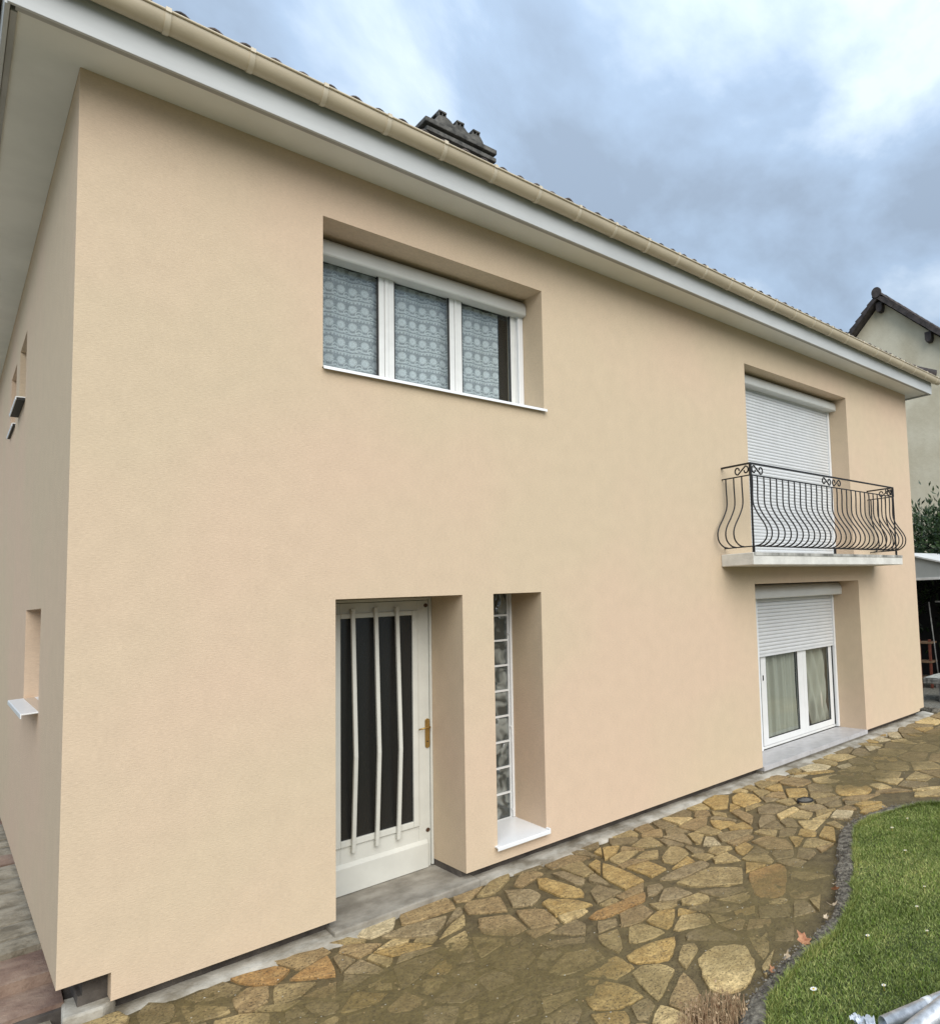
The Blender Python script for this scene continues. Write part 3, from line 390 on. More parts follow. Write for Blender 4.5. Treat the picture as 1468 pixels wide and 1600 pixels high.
# crazy paving: one object per stone (traced and filled outlines, in millimetres)
STONES = """p 2537,-2554 2549,-2666 2681,-2723 2817,-2677 2915,-2614 2983,-2527 3058,-2411 2923,-2243 2737,-2273 2661,-2373;w 1449,-22 1567,-248 1726,-231 1883,65 1648,160;m 399,-1079 180,-1162 161,-1196 237,-1368 371,-1438 592,-1245;b 600,-1265 386,-1452 437,-1581 618,-1644 782,-1469 641,-1276;o 3612,-2079 3779,-2198 4117,-1976 4232,-1865 4232,-1769 3955,-1703 3760,-1857;m 981,-1954 827,-2034 818,-2071 873,-2266 1026,-2305 1158,-2200 1179,-2117 1096,-1981;g 150,-754 -47,-788 -99,-868 -23,-1053 149,-1091 257,-853;b 3464,-1339 3516,-1537 3773,-1793 4009,-1595 3870,-1351;t 1799,-155 1800,-245 2169,-289 2226,-44 1891,35;b 308,-20 -60,-20 -93,-123 -50,-236 89,-260 308,-125;g 1007,-2356 1100,-2496 1242,-2600 1374,-2432 1348,-2283 1173,-2223;b -35,-267 -80,-295 -126,-449 -103,-545 221,-508 249,-450 79,-287;t 2067,-830 2190,-1049 2311,-1034 2321,-993 2357,-731 2176,-586;g 1607,-287 1728,-451 1873,-583 2074,-368 1790,-267;m 1403,-1108 1767,-916 1758,-800 1485,-760;m 1713,-2873 1514,-2996 1570,-3112 1745,-3190 1788,-3177 1849,-3085 1846,-2925;b 950,-1709 678,-1798 746,-1992 789,-2013 969,-1921 1004,-1780;y 1988,-2176 2099,-2288 2261,-2306 2281,-2163 2230,-2016 2170,-1896 2068,-1976;t 1626,-2635 1370,-2772 1435,-2930 1497,-2966 1700,-2841 1714,-2722;g -97,-571 -116,-619 -73,-768 141,-732 228,-618 210,-536;y 3139,-1113 3347,-1111 3386,-807 3383,-513 3189,-757;t 1303,-20 1036,-20 1026,-38 1113,-310 1330,-216;m 1506,-2428 1405,-2437 1285,-2590 1328,-2717 1382,-2728 1606,-2608 1624,-2551;b 2043,-1644 2096,-1746 2203,-1796 2404,-1801 2422,-1615 2269,-1527;y 2756,-798 2872,-959 2937,-844 2895,-379 2841,-338 2835,-340 2758,-487;t 2168,-465 2383,-668 2484,-387 2276,-265 2205,-329;b 826,-1485 801,-1488 614,-1687 653,-1774 939,-1680 951,-1620;y 6463,-956 6205,-1094 6155,-1213 6154,-1237 6184,-1283 6338,-1425 6397,-1427 6469,-1418 6588,-1355 6659,-1197 6595,-1027;o 784,-38 835,-225 968,-355 1072,-248 1029,-113;m 1875,-1271 1937,-1523 2144,-1406 2145,-1191;t 2316,-1061 2502,-1147 2557,-883 2532,-818 2408,-709;g 2440,-622 2545,-734 2692,-641 2701,-478 2558,-314;b 290,-855 164,-1135 394,-1047 457,-932 402,-827;m 328,-272 453,-320 501,-195 503,-113 406,50 328,-77;y 2462,-1995 2629,-2129 2745,-2071 2859,-1955 2660,-1873 2479,-1875;b 2268,-2419 2569,-2249 2557,-2122 2472,-2045 2371,-2057;t 834,-252 735,-330 720,-521 764,-575 873,-542 928,-344;y 5005,-348 5107,-463 5466,-168 5376,-30 5117,-71;y 5234,-575 5520,-598 5660,-374 5600,-191 5446,-226 5274,-393;m 544,-88 600,-217 728,-310 821,-229 760,-54;t 1058,-1350 1145,-1535 1163,-1544 1292,-1497 1358,-1389 1247,-1290;y 2545,-1027 2823,-1119 2784,-919 2669,-744 2608,-758;o 2662,-1252 2670,-1320 2857,-1372 3109,-1382 3205,-1271 3197,-1265 2988,-1241 2747,-1221;b 588,-631 798,-849 844,-705 727,-561 601,-514;b 7387,-1333 7488,-1390 7809,-1176 7809,-1102 7528,-894 7442,-899 7294,-1031;t 809,-1457 974,-1319 841,-1188 676,-1275;y 2170,-1850 2269,-2049 2437,-2029 2448,-1949 2455,-1822 2192,-1816;t 4437,-1498 4581,-1706 4730,-1529 4693,-1298 4505,-1261;p 456,-724 429,-811 491,-928 575,-934 677,-752 633,-707;b 878,-598 958,-653 1013,-649 1127,-544 946,-354;t 7971,-947 7841,-1095 7841,-1184 8003,-1344 8397,-1209 8363,-956;t 2286,-2474 2324,-2643 2403,-2648 2534,-2461 2583,-2304 2459,-2361;b 3698,-957 3727,-1072 3978,-999 4043,-820 3987,-740 3766,-852;t 3026,-285 3401,-344 3335,-135 3044,-142;b 849,-1465 976,-1602 1118,-1538 1029,-1349 1006,-1339;b 509,-434 598,-471 703,-488 708,-423 514,-146;t 2725,-1552 2729,-1573 2832,-1619 3019,-1574 3055,-1400 2840,-1391;o 1017,-373 1234,-558 1260,-459 1288,-256;g 3419,-1190 3559,-1330 3821,-1338 3908,-1309 3908,-1210 3702,-1160;y 1299,-1527 1175,-1572 1202,-1737 1251,-1781 1316,-1793 1403,-1681;g 1644,-1286 1482,-1344 1465,-1366 1573,-1513 1703,-1525 1719,-1342;p 6528,-566 6401,-689 6460,-924 6608,-1004 6874,-698;b 8877,-2418 8653,-2599 8637,-2733 8668,-2802 8875,-2947 9085,-2838 9191,-2625;b 606,-1211 615,-1243 652,-1253 824,-1162 833,-1092 772,-1019 659,-1027;g 1376,-1404 1312,-1509 1419,-1668 1464,-1657 1552,-1531 1450,-1392;b 2355,-241 2474,-304 2710,-156 2771,-46 2568,-72;y 3429,-773 3431,-1098 3618,-1089 3637,-824;g 7601,-2840 7595,-3083 7778,-3157 8008,-3131 8033,-3067 7992,-2869 7769,-2712;y 1128,-1974 1197,-2088 1340,-2004 1359,-1915 1306,-1825 1257,-1817;m 1013,-1315 1051,-1333 1240,-1272 1247,-1154 1101,-1083;b 1883,-1146 2110,-1094 2135,-1039 1999,-816;g 1864,-1310 1742,-1345 1725,-1541 1740,-1556 1864,-1594 1913,-1508;t 6161,-358 6146,-627 6376,-675 6473,-581 6450,-327 6191,-316;b 2603,-1768 2683,-1848 2853,-1872 2860,-1767 2843,-1646 2745,-1602;b 7993,-1358 7856,-1224 7819,-1207 7508,-1415 7514,-1445 7781,-1690 8001,-1465;b 8423,-905 8396,-954 8429,-1206 8768,-1254 8903,-946 8722,-835;t 1354,-2249 1466,-2158 1355,-2030 1210,-2116 1190,-2193;t 8165,-2604 8015,-2853 8049,-3018 8212,-3055 8439,-2998 8497,-2827 8197,-2600;y 1095,-1024 1109,-1049 1254,-1120 1351,-1055 1220,-859;b 7105,-1016 6907,-1228 7101,-1428 7360,-1338 7271,-1046;t 1548,-2181 1500,-2178 1378,-2278 1402,-2416 1511,-2405 1611,-2234;b 3081,-314 3087,-633 3198,-652 3276,-371 3245,-340;m 1601,-1924 1389,-1923 1371,-2008 1489,-2145 1535,-2147;p 1802,-904 1844,-990 1963,-879 1966,-873 2033,-684 1836,-739;t 240,-523 259,-610 424,-687 445,-503 265,-470;g 2868,-2046 3049,-2357 3105,-2304 3101,-2118 2991,-1999 2902,-1999;t 4400,-425 4409,-633 4618,-612 4801,-460 4658,-392;b 8010,-1487 7785,-1716 7791,-1900 8115,-1935 8210,-1850 8221,-1702;p 2905,-1882 2961,-1949 3004,-1996 3130,-2049 3198,-1930 3183,-1841 3087,-1777;t 1346,-261 1411,-465 1592,-393 1401,-182;m 1662,-1730 1870,-1751 1929,-1635 1664,-1553;p 1013,-1024 870,-1100 862,-1169 986,-1291 1073,-1060 1060,-1036;g 5152,-836 5257,-994 5513,-957 5494,-726 5294,-705;t 6888,-1210 7090,-992 6919,-707 6668,-984;b 480,-952 421,-1059 582,-1188 632,-1014 584,-960;w 6739,-342 6946,-505 7160,-443 7155,-194 6836,-158;b 6958,-657 6938,-685 7120,-987 7282,-1017 7431,-883 7336,-698;b 8302,-559 8242,-521 7955,-665 7977,-920 8371,-928 8398,-881;t 1270,-1201 1266,-1275 1378,-1376 1435,-1366 1462,-1331 1423,-1120;m 2851,-1125 3105,-1112 3069,-848 2951,-898;y 7926,-664 7740,-550 7558,-871 7792,-1044 7885,-1018 7950,-943;g 255,-642 177,-744 273,-832 396,-802 421,-719;g 8582,-2003 8234,-1870 8131,-1962 8157,-2154 8374,-2307 8448,-2298 8605,-2095;g 1942,-2668 1923,-2695 1933,-2839 2057,-2872 2152,-2725 2138,-2668;g 1645,-2574 1635,-2608 1731,-2704 1902,-2671 1880,-2570 1737,-2508;p 7661,-100 7433,-100 7389,-400 7723,-495 7790,-330;m 6975,-2495 7346,-2498 7387,-2436 7385,-2314 7306,-2210 7026,-2196;b 1627,-1940 1562,-2156 1635,-2217 1780,-2137 1664,-1952;m 6377,-695 6272,-673 6075,-840 6194,-1070 6438,-939;y 2868,-1738 2884,-1853 2944,-1842 3143,-1666 3027,-1593 2881,-1628;m 4360,-1050 4388,-1090 4650,-1142 4768,-1095 4625,-950 4452,-885;g 7354,-1880 7328,-2196 7396,-2284 7706,-2106 7744,-1941;b 8108,-1965 7791,-1931 7774,-1945 7736,-2117 7897,-2386 8134,-2162;g 9576,-2232 9312,-2194 9260,-2556 9272,-2575 9492,-2679 9721,-2632;b 1450,-1106 1487,-1309 1628,-1258 1640,-1153 1537,-1060;y 1493,-458 1545,-616 1797,-718 1693,-530;t 2649,-298 2681,-379 2944,-290 2920,-175 2810,-141;m 8663,-416 8326,-557 8420,-874 8719,-805 8736,-435;m 3202,-1729 3268,-1993 3473,-2067 3400,-1823;t 10125,-2036 9944,-2173 9959,-2536 10084,-2585 10325,-2520 10393,-2311;t 1529,-2414 1644,-2534 1717,-2482 1735,-2399 1634,-2253;b 1869,-3080 2089,-3014 2049,-2899 1921,-2865 1866,-2917;t 7505,-1474 7343,-1841 7757,-1918 7755,-1704;p 9095,-2090 8866,-2219 8888,-2394 9178,-2586 9229,-2571 9285,-2182 9250,-2122;m 9461,-703 9443,-692 9125,-750 9004,-921 9282,-1148 9539,-918;m 696,-772 604,-937 663,-1004 754,-998 800,-879;p 2119,-2517 2186,-2775 2266,-2699 2287,-2536 2255,-2440;m 8253,-1707 8242,-1847 8585,-1978 8714,-1760 8686,-1670 8435,-1562;m 8987,-943 8936,-953 8795,-1275 8844,-1359 9043,-1409 9267,-1267 9268,-1172;b 1338,-1820 1386,-1901 1595,-1902 1462,-1696;t 2110,-3033 1868,-3105 1798,-3211 1836,-3326;t 8413,-1232 8015,-1361 8022,-1462 8240,-1683 8422,-1539;g 1262,-570 1405,-786 1453,-772 1404,-484;b 2475,-1828 2539,-1797 2696,-1552 2535,-1518 2486,-1628;g 7761,-2501 7874,-2394 7715,-2129 7415,-2300 7418,-2428;m 9686,-1010 9547,-956 9296,-1174 9294,-1274 9521,-1486 9543,-1479 9769,-1144;m 3388,-2257 3534,-2424 3697,-2306 3524,-2137;m 2351,-1215 2505,-1438 2604,-1315 2602,-1199;m 8956,-1814 8731,-1782 8604,-1997 8627,-2088 8858,-2193 9071,-2074;g 308,-164 115,-284 248,-405 308,-326;t 363,-307 264,-438 448,-478 489,-450 490,-356;p 1030,-1791 996,-1925 1111,-1951 1229,-1806 1189,-1769;t 2070,-2459 1971,-2458 1910,-2574 1930,-2639 2130,-2639 2091,-2490;m 472,-494 448,-704 561,-693 584,-487 521,-461;b 3778,-437 3812,-543 3975,-666 4051,-423 4015,-371;b 974,-1690 1026,-1757 1174,-1736 1147,-1570 987,-1626;g 3150,-1476 3242,-1566 3404,-1601 3410,-1409 3316,-1359;b 3437,-660 3558,-657 3755,-571 3651,-462 3513,-490 3437,-536;b 7402,-2452 7360,-2515 7370,-2627 7593,-2822 7759,-2696 7757,-2526;b 2974,-2618 3085,-2585 3311,-2405 3177,-2313 3050,-2483;y 5779,-770 5939,-929 6160,-742 6007,-550;m 3784,-100 3678,-271 3850,-396 3949,-369 3967,-308;t 8204,-2577 8512,-2810 8593,-2801 8616,-2608 8440,-2325 8377,-2333;m 985,-938 1022,-992 1078,-1006 1133,-924 1034,-742 981,-781;g 2959,-695 2990,-774 3069,-699 3062,-397 2978,-338;m 1875,-1813 2093,-1932 2148,-1847 1929,-1695;m 1764,-1119 1671,-1165 1659,-1268 1728,-1320 1857,-1282 1825,-1152;m 1734,-2026 1852,-2213 1963,-2126 1992,-2023;t 9280,-1293 9066,-1429 9114,-1664 9420,-1744 9502,-1501;m 1659,-2234 1757,-2377 1895,-2334 1794,-2159;p 8824,-402 8761,-427 8744,-803 8935,-919 8979,-911 9042,-821 9006,-512 8993,-483;m 9786,-108 9620,-100 9319,-316 9486,-596 9585,-539 9765,-293;m 11426,-1576 11363,-1614 11304,-1814 11336,-1888 11376,-1937 11585,-2061 11792,-2000 11815,-1956 11757,-1660;y 1964,-2180 1917,-2341 1966,-2425 2059,-2426 2108,-2325;b 4003,-2075 4028,-2138 4299,-2277 4225,-2019 4153,-1976;m 1851,-2898 1907,-2845 1898,-2703 1735,-2734 1721,-2847;b 8777,-1287 8442,-1240 8451,-1545 8680,-1644 8827,-1372;m 3450,-1585 3472,-1811 3681,-1908 3732,-1839;t 4839,-1004 5066,-854 5152,-570 5025,-571;b 8472,-2316 8639,-2583 8870,-2396 8849,-2224 8622,-2121;g 7813,-334 7739,-519 7903,-620 8187,-359 8147,-225;b 1882,-1840 1803,-1982 1815,-2005 2036,-2002 2062,-1938;p 5054,-1477 5058,-1604 5401,-1509 5196,-1303;m 790,-997 857,-1077 1000,-1001 937,-908 822,-914;b 9552,-1505 9520,-1515 9438,-1757 9695,-1900 9918,-1770 9931,-1618;t 11338,-1985 11254,-1816 10974,-1799 10873,-1930 10970,-2243 11039,-2250 11273,-2185;b 10303,-1512 10012,-1559 9962,-1610 9948,-1773 10120,-1968 10417,-1715;b 1257,-858 1383,-1046 1457,-792 1286,-842;g 4102,-497 4108,-685 4116,-898 4193,-807 4299,-599;g 7341,-657 7452,-874 7520,-870 7713,-530 7491,-467;m 6813,-1555 6808,-1743 7000,-1855 7112,-1796 7054,-1514;t 3795,-2211 3781,-2272 3838,-2345 3955,-2372 4010,-2164 3980,-2090;t 13320,-1254 13211,-1013 12733,-1172 12948,-1589 12970,-1604 13223,-1442;g 7907,-2414 7789,-2512 7791,-2699 7988,-2838 8137,-2590;t 11902,-1471 11786,-1645 11839,-1913 11985,-1990 12234,-1911 12277,-1812 12054,-1490;m 1740,-2489 1890,-2553 1944,-2450 1894,-2363 1757,-2406;y 8977,-1808 9088,-2060 9249,-2092 9414,-1772 9093,-1688;t 6947,-2116 6723,-2151 6871,-2550 6948,-2493 7001,-2182;m 6975,-2021 6960,-2087 7019,-2159 7302,-2174 7328,-1860;t 1013,-661 1125,-868 1212,-645;t 9528,-604 9490,-696 9568,-912 9676,-961 9921,-788 9884,-581;p 10864,-1405 10841,-1522 10981,-1773 11281,-1791 11333,-1616 11046,-1343;m 1627,-1897 1784,-1965 1872,-1771 1797,-1764;t 2501,-100 2234,-100 2210,-203 2302,-257;b 9680,-1920 9442,-1798 9282,-2112 9312,-2163 9595,-2203 9702,-2098;p 10372,-1379 10323,-1498 10450,-1722 10495,-1742 10816,-1529 10841,-1402 10773,-1350;b 1425,-20 1332,-20 1341,-86 1511,-274 1546,-250;y 9027,-1433 8857,-1390 8707,-1667 8733,-1752 8959,-1784 9074,-1665;b 7405,-100 7173,-100 7181,-486 7254,-485 7360,-413;b 11288,-100 11058,-100 11023,-461 11046,-493 11359,-555 11443,-396;b 11709,-335 11467,-408 11388,-563 11425,-689 11685,-778 11911,-529 11838,-390;m 10501,-1778 10436,-1749 10137,-2003 10384,-2272 10480,-2230 10568,-1898;b 10509,-2260 10523,-2294 10730,-2346 10943,-2273 10842,-1951 10598,-1927;m 1915,-1558 1890,-1602 2009,-1639 2145,-1569 2085,-1462;b 4126,-1515 4204,-1742 4269,-1724 4345,-1595 4221,-1448 4140,-1469;y 4581,-821 4802,-849 4824,-779 4720,-554 4599,-717;g 1176,-793 1204,-830 1229,-833 1363,-759 1265,-611;m 3196,-2542 3285,-2634 3487,-2490 3378,-2404;p 4511,-100 4474,-100 4449,-399 4668,-371 4675,-341;y 10021,-1532 10288,-1489 10340,-1364 10311,-1249 10116,-1115 9925,-1200;b 4381,-656 4411,-848 4547,-899 4593,-635;m 4448,-100 4343,-100 4260,-302 4276,-340 4424,-395;y 3427,-495 3569,-466 3732,-343 3602,-239;t 11683,-811 11414,-719 11367,-807 11424,-1127 11563,-1210 11737,-1168 11804,-1052;b 8145,-2186 7936,-2394 8172,-2575 8353,-2332;m 10150,-152 10012,-100 9988,-100 9802,-158 9792,-252 9994,-514 10172,-471;m 2236,-1265 2258,-1417 2443,-1520 2483,-1460;b 3266,-1592 3228,-1644 3251,-1730 3379,-1791 3444,-1731 3434,-1628;p 10312,-100 10217,-100 10173,-130 10196,-476 10226,-502 10562,-475 10604,-399;g 11362,-583 11039,-519 10906,-796 10930,-869 11034,-928 11351,-783 11396,-698;b 6667,-1829 6559,-1877 6721,-2116 6927,-2084 6947,-1998;b 1644,-1557 1574,-1550 1490,-1672 1565,-1729 1642,-1739;b 3953,-1321 4111,-1496 4189,-1249 4004,-1244;y 1566,-1045 1665,-1135 1748,-1093 1766,-939;b 4668,-1727 4707,-1828 4904,-1895 4921,-1710 4848,-1655;g 4825,-1114 5129,-1091 5210,-996 5142,-896 4934,-1010;y 5208,-1609 4957,-1716 4938,-1916 5234,-1710;b 2619,-2291 2837,-2196 2877,-2110 2811,-2077 2725,-2127 2653,-2187;m 4468,-1578 4360,-1612 4296,-1720 4426,-1808 4567,-1720;b 1849,-663 1911,-650 2083,-597 2155,-442 2010,-514;y 11029,-952 10924,-893 10730,-1063 10788,-1321 10860,-1378 11043,-1315 11098,-1208;b 6129,-100 5977,-100 5871,-308 6155,-327 6177,-296;b 9947,-807 9693,-986 9787,-1140 9897,-1176 10103,-1084 10125,-883;p 9908,-2187 9724,-2117 9614,-2224 9739,-2567 9774,-2577 9923,-2530;p 5232,-1152 5297,-1374 5480,-1303 5487,-1143;t 3314,-1131 3074,-1134 3015,-1137 3020,-1225 3215,-1247;y 11119,-1225 11065,-1330 11345,-1596 11410,-1555 11541,-1224 11413,-1147;b 7096,-1507 7107,-1558 7347,-1767 7486,-1454;g 3533,-2449 3714,-2519 3809,-2364 3754,-2295;w 5470,-1509 5542,-1683 5768,-1606 5703,-1436;t 6020,-1300 6114,-1508 6446,-1553 6195,-1320;b 3474,-2000 3550,-2021 3667,-1960 3686,-1932 3416,-1807;m 4448,-1953 4625,-1918 4676,-1824 4643,-1736 4620,-1719 4434,-1835;p 11828,-1067 11764,-1178 11907,-1438 12045,-1456 12240,-1259 12215,-1145 11979,-1027;t 6431,-100 6150,-100 6196,-287 6448,-297;t 9785,-1168 9576,-1478 9941,-1586 9986,-1540 9890,-1203;m 4380,-618 4379,-407 4273,-368 4163,-506;t 4231,-308 4066,-267 4003,-319 4116,-482 4138,-493 4250,-352;b 3611,-682 3732,-855 3859,-720 3779,-633;m 4814,-100 4551,-100 4697,-314 4818,-210;m 4252,-1994 4425,-1953 4411,-1830 4283,-1744 4252,-1754;m 2148,-2314 2088,-2438 2125,-2490 2246,-2422 2273,-2327;p 11575,-1228 11446,-1555 11759,-1634 11884,-1446 11742,-1188;y 4206,-1431 4425,-1372 4472,-1241 4300,-1246 4219,-1345;b 4210,-1042 4083,-1109 4085,-1226 4286,-1232 4306,-1207 4307,-1180;g 5518,-1115 5518,-1228 5678,-1345 5701,-1330 5743,-1228 5728,-1171 5550,-1035;y 12139,-635 11923,-545 11697,-794 11823,-1045 11965,-1007;m 1334,-290 1302,-300 1269,-543 1391,-468;b 5890,-996 5894,-1026 6131,-1171 6171,-1075 6057,-855;b 4069,-100 3813,-100 3987,-297 4037,-256;p 2742,-1170 2749,-1116 2543,-1047 2515,-1185;g 1803,-786 1753,-722 1591,-656 1521,-745;m 8182,-100 7693,-100 7809,-307 8150,-195;t 10464,-879 10231,-823 10151,-877 10128,-1083 10329,-1222 10498,-976;m 12068,-1476 12284,-1790 12487,-1719 12434,-1384 12256,-1285;t 12465,-1372 12511,-1651 12648,-1677 12870,-1605 12899,-1555 12706,-1180;b 1476,-470 1429,-513 1467,-737 1490,-741 1543,-674;t 4302,-100 4101,-100 4072,-238 4229,-277;y 13184,-942 13094,-753 13047,-731 12713,-818 12663,-1040 12720,-1147 13165,-988;g 9916,-2159 10115,-2008 9931,-1797 9712,-1925 9732,-2089;t 10520,-1004 10344,-1262 10367,-1353 10757,-1324 10701,-1075;m 5095,-1157 4996,-1317 5055,-1436 5231,-1229 5209,-1153;t 5914,-612 5841,-504 5662,-527 5721,-760 5748,-772;t 4964,-303 4839,-236 4706,-351 4697,-388 4850,-461;b 10562,-506 10241,-533 10244,-793 10460,-846 10588,-658;b 10634,-418 10588,-502 10614,-656 10891,-778 11023,-502;y 4871,-878 4660,-851 4618,-914 4784,-1082;b 4363,-659 4291,-658 4177,-882 4209,-923 4384,-793;m 2570,-1486 2728,-1513 2790,-1427 2669,-1347;b 5084,-100 4843,-100 4847,-217 5003,-299;w 9000,-290 9025,-503 9424,-216 9257,-110;p 5135,-1136 5494,-1123 5532,-1025 5225,-1019;b 11865,-378 11945,-529 12109,-597 12187,-570 12287,-369 12113,-119;t 3337,-2229 3320,-2214 3192,-2299 3345,-2404 3432,-2338;t 11032,-100 10806,-100 10642,-390 10998,-456;m 4960,-1326 4902,-1309 4732,-1413 4853,-1512 5014,-1433;b 5801,-820 5635,-1054 5750,-1142 5858,-1037 5839,-858;b 10818,-1557 10517,-1757 10593,-1893 10854,-1919 10951,-1794;t 2253,-1201 2454,-1188 2455,-1147 2265,-1060;y 5888,-345 5872,-501 5935,-592 6138,-396 6140,-360;p 10890,-807 10607,-683 10487,-858 10530,-981 10702,-1048 10909,-867;m 5757,-1163 5768,-1206 6049,-1249 6109,-1233 6123,-1209 5876,-1046;y 6563,-272 6544,-299 6928,-655 6992,-566 6629,-281;g 13065,-615 12999,-446 12933,-415 12651,-485 12596,-675 12703,-788 13029,-703;t 6503,-1442 6413,-1490 6718,-1778 6740,-1768 6713,-1575;t 3142,-2081 3148,-2244 3208,-2264 3349,-2170;p 6846,-1529 7126,-1482 6851,-1200;g 2111,-1448 2171,-1555 2323,-1476 2191,-1402;b 4728,-1389 4883,-1293 4805,-1136 4700,-1143;g 3161,-1340 3237,-1369 3349,-1324 3382,-1245 3286,-1195;w 4183,-967 4283,-1111 4387,-911 4357,-838;m 1518,-1742 1614,-1882 1750,-1775;b 3080,-1436 3050,-1584 3125,-1631 3207,-1629 3237,-1589;t 3583,-676 3405,-681 3405,-747 3679,-814;t 4344,-1102 4340,-1225 4624,-1217 4640,-1160;b 821,-583 780,-595 898,-740 997,-704;m 4836,-1133 4915,-1294 4976,-1311 5099,-1113;b 12308,-383 12193,-615 12349,-708 12568,-665 12623,-478 12490,-334;y 3385,-491 3392,-420 3271,-465 3199,-725;b 12318,-728 12180,-645 11995,-1005 12218,-1117 12362,-980;p 11343,-818 11047,-954 11116,-1207 11400,-1132;t 13325,-135 13307,-100 12806,-100 12958,-400 13009,-424 13249,-334;b 5616,-482 5641,-500 5846,-474 5859,-346 5841,-322 5739,-286;y 5033,-1453 4875,-1531 4877,-1637 4945,-1687 5039,-1646;g 858,-892 964,-887 960,-739 888,-765;b 5550,-904 5669,-967 5776,-806 5587,-723;m 3418,-100 3345,-100 3449,-428 3468,-164;p 6564,-1457 6712,-1551 6799,-1361 6661,-1241;g 9914,-579 9950,-776 10131,-854 10221,-793 10219,-558;g 3181,-672 3135,-664 3072,-724 3106,-974 3168,-762;b 12771,-100 12584,-100 12504,-321 12634,-461 12918,-390;m 12384,-1011 12243,-1145 12268,-1259 12445,-1357 12692,-1159 12644,-1071;b 6844,-100 6573,-100 6576,-246 6754,-271;m 5980,-1259 5764,-1227 5720,-1333 5873,-1403 5999,-1302;y 3940,-1679 4172,-1734 4105,-1540;p 1516,-445 1706,-514 1731,-488 1657,-389;g 4072,-826 4093,-823 4083,-542 4039,-528 3985,-702;b 4059,-1225 4057,-1109 3934,-1045 3928,-1064 3928,-1222;y 3346,-2042 3304,-2129 3438,-2186 3525,-2110;p 3566,-2071 3554,-2138 3691,-2273 3747,-2262 3760,-2209;b 1889,-1165 1885,-1247 2060,-1195 2038,-1131;b 1760,-507 1724,-545 1800,-681 1875,-612;y 9579,-581 9999,-553 9794,-288;g 1772,-1085 1856,-1146 1938,-930;t 11689,-100 11319,-100 11463,-377 11693,-307;y 3636,-1119 3867,-1180 3910,-1040;m 4247,-1441 4365,-1580 4395,-1571 4448,-1386;m 12350,-730 12393,-975 12639,-1031 12691,-802 12579,-685;b 8457,-100 8337,-100 8427,-487 8541,-440;m 3982,-1046 4060,-1086 4102,-1064 4095,-876 4079,-852 4051,-857;y 5894,-1598 5869,-1619 6065,-1853 6149,-1716;y 4632,-1677 4642,-1703 4840,-1629 4837,-1527 4789,-1491;g 1977,-501 2160,-417 2189,-312 2158,-308;g 4846,-514 4777,-506 4736,-540 4849,-784 4882,-792;m 3673,-100 3450,-100 3548,-224 3604,-201;w 8667,-304 8868,-401 8935,-177 8758,-128;b 5939,-100 5761,-100 5747,-253 5844,-287;b 5234,-1801 5306,-1784 5412,-1590 5287,-1568;m 2084,-2899 2127,-3021 2209,-2780;g 5683,-726 5631,-520 5605,-500 5502,-664 5630,-720;m 9042,-516 9133,-714 9323,-375 9297,-332;p 10767,-100 10364,-100 10620,-362;y 5945,-1501 5966,-1609 6185,-1710 6121,-1550;m 12555,-100 12138,-100 12313,-353 12480,-309;b 5235,-595 5150,-670 5428,-699 5422,-610;w 7071,-649 7303,-674 7386,-568 7141,-531;b 4862,-478 4885,-657 4970,-564 4941,-369;w 8119,-448 8406,-487 8348,-237;t 7365,-2664 7566,-3127 7574,-2848;m 12093,-100 11724,-100 11728,-316 11840,-364;b 5409,-1384 5738,-1414 5548,-1275;m 3029,-100 2764,-100 3018,-185;b 3279,-2118 3228,-1917 3146,-2061;y 5031,-551 5219,-549 5260,-363;t 3809,-599 3734,-366 3649,-431;y 5747,-1750 5994,-1799 5873,-1655 5766,-1673;m 6014,-1335 5885,-1438 5888,-1464 6099,-1523;b 2848,-1145 2861,-1210 2989,-1221 2985,-1138;p 6759,-1758 6775,-1871 6982,-1996 7054,-1963;p 5735,-100 5591,-100 5647,-271 5721,-246;t 5723,-1433 5780,-1582 5835,-1603 5877,-1565 5863,-1445;b 3952,-2403 3830,-2374 3732,-2535;m 7334,-2524 6965,-2520 7345,-2645;w 8427,104 8509,-227 8634,-50;m 2091,-1185 2200,-1154 2187,-1069 2140,-1075;y 3167,-1671 3080,-1748 3207,-1833;p 5423,-1503 5622,-1440 5316,-1396;p 2831,-2754 3124,-2594 2905,-2659;t 4910,-1925 4703,-1855 4655,-1942;y 9236,-100 8850,-100 8851,-133 9093,-200;y 3597,-225 3481,-274 3472,-408;w 6464,-252 6478,-411 6660,-434;b 7085,-1566 7123,-1752 7297,-1750;y 8750,-100 8623,-100 8561,-189 8638,-316;y 9182,-688 9366,-661 9326,-413;b 2232,-2759 2402,-2668 2332,-2664;g 5562,-1784 5475,-1573 5445,-1572"""
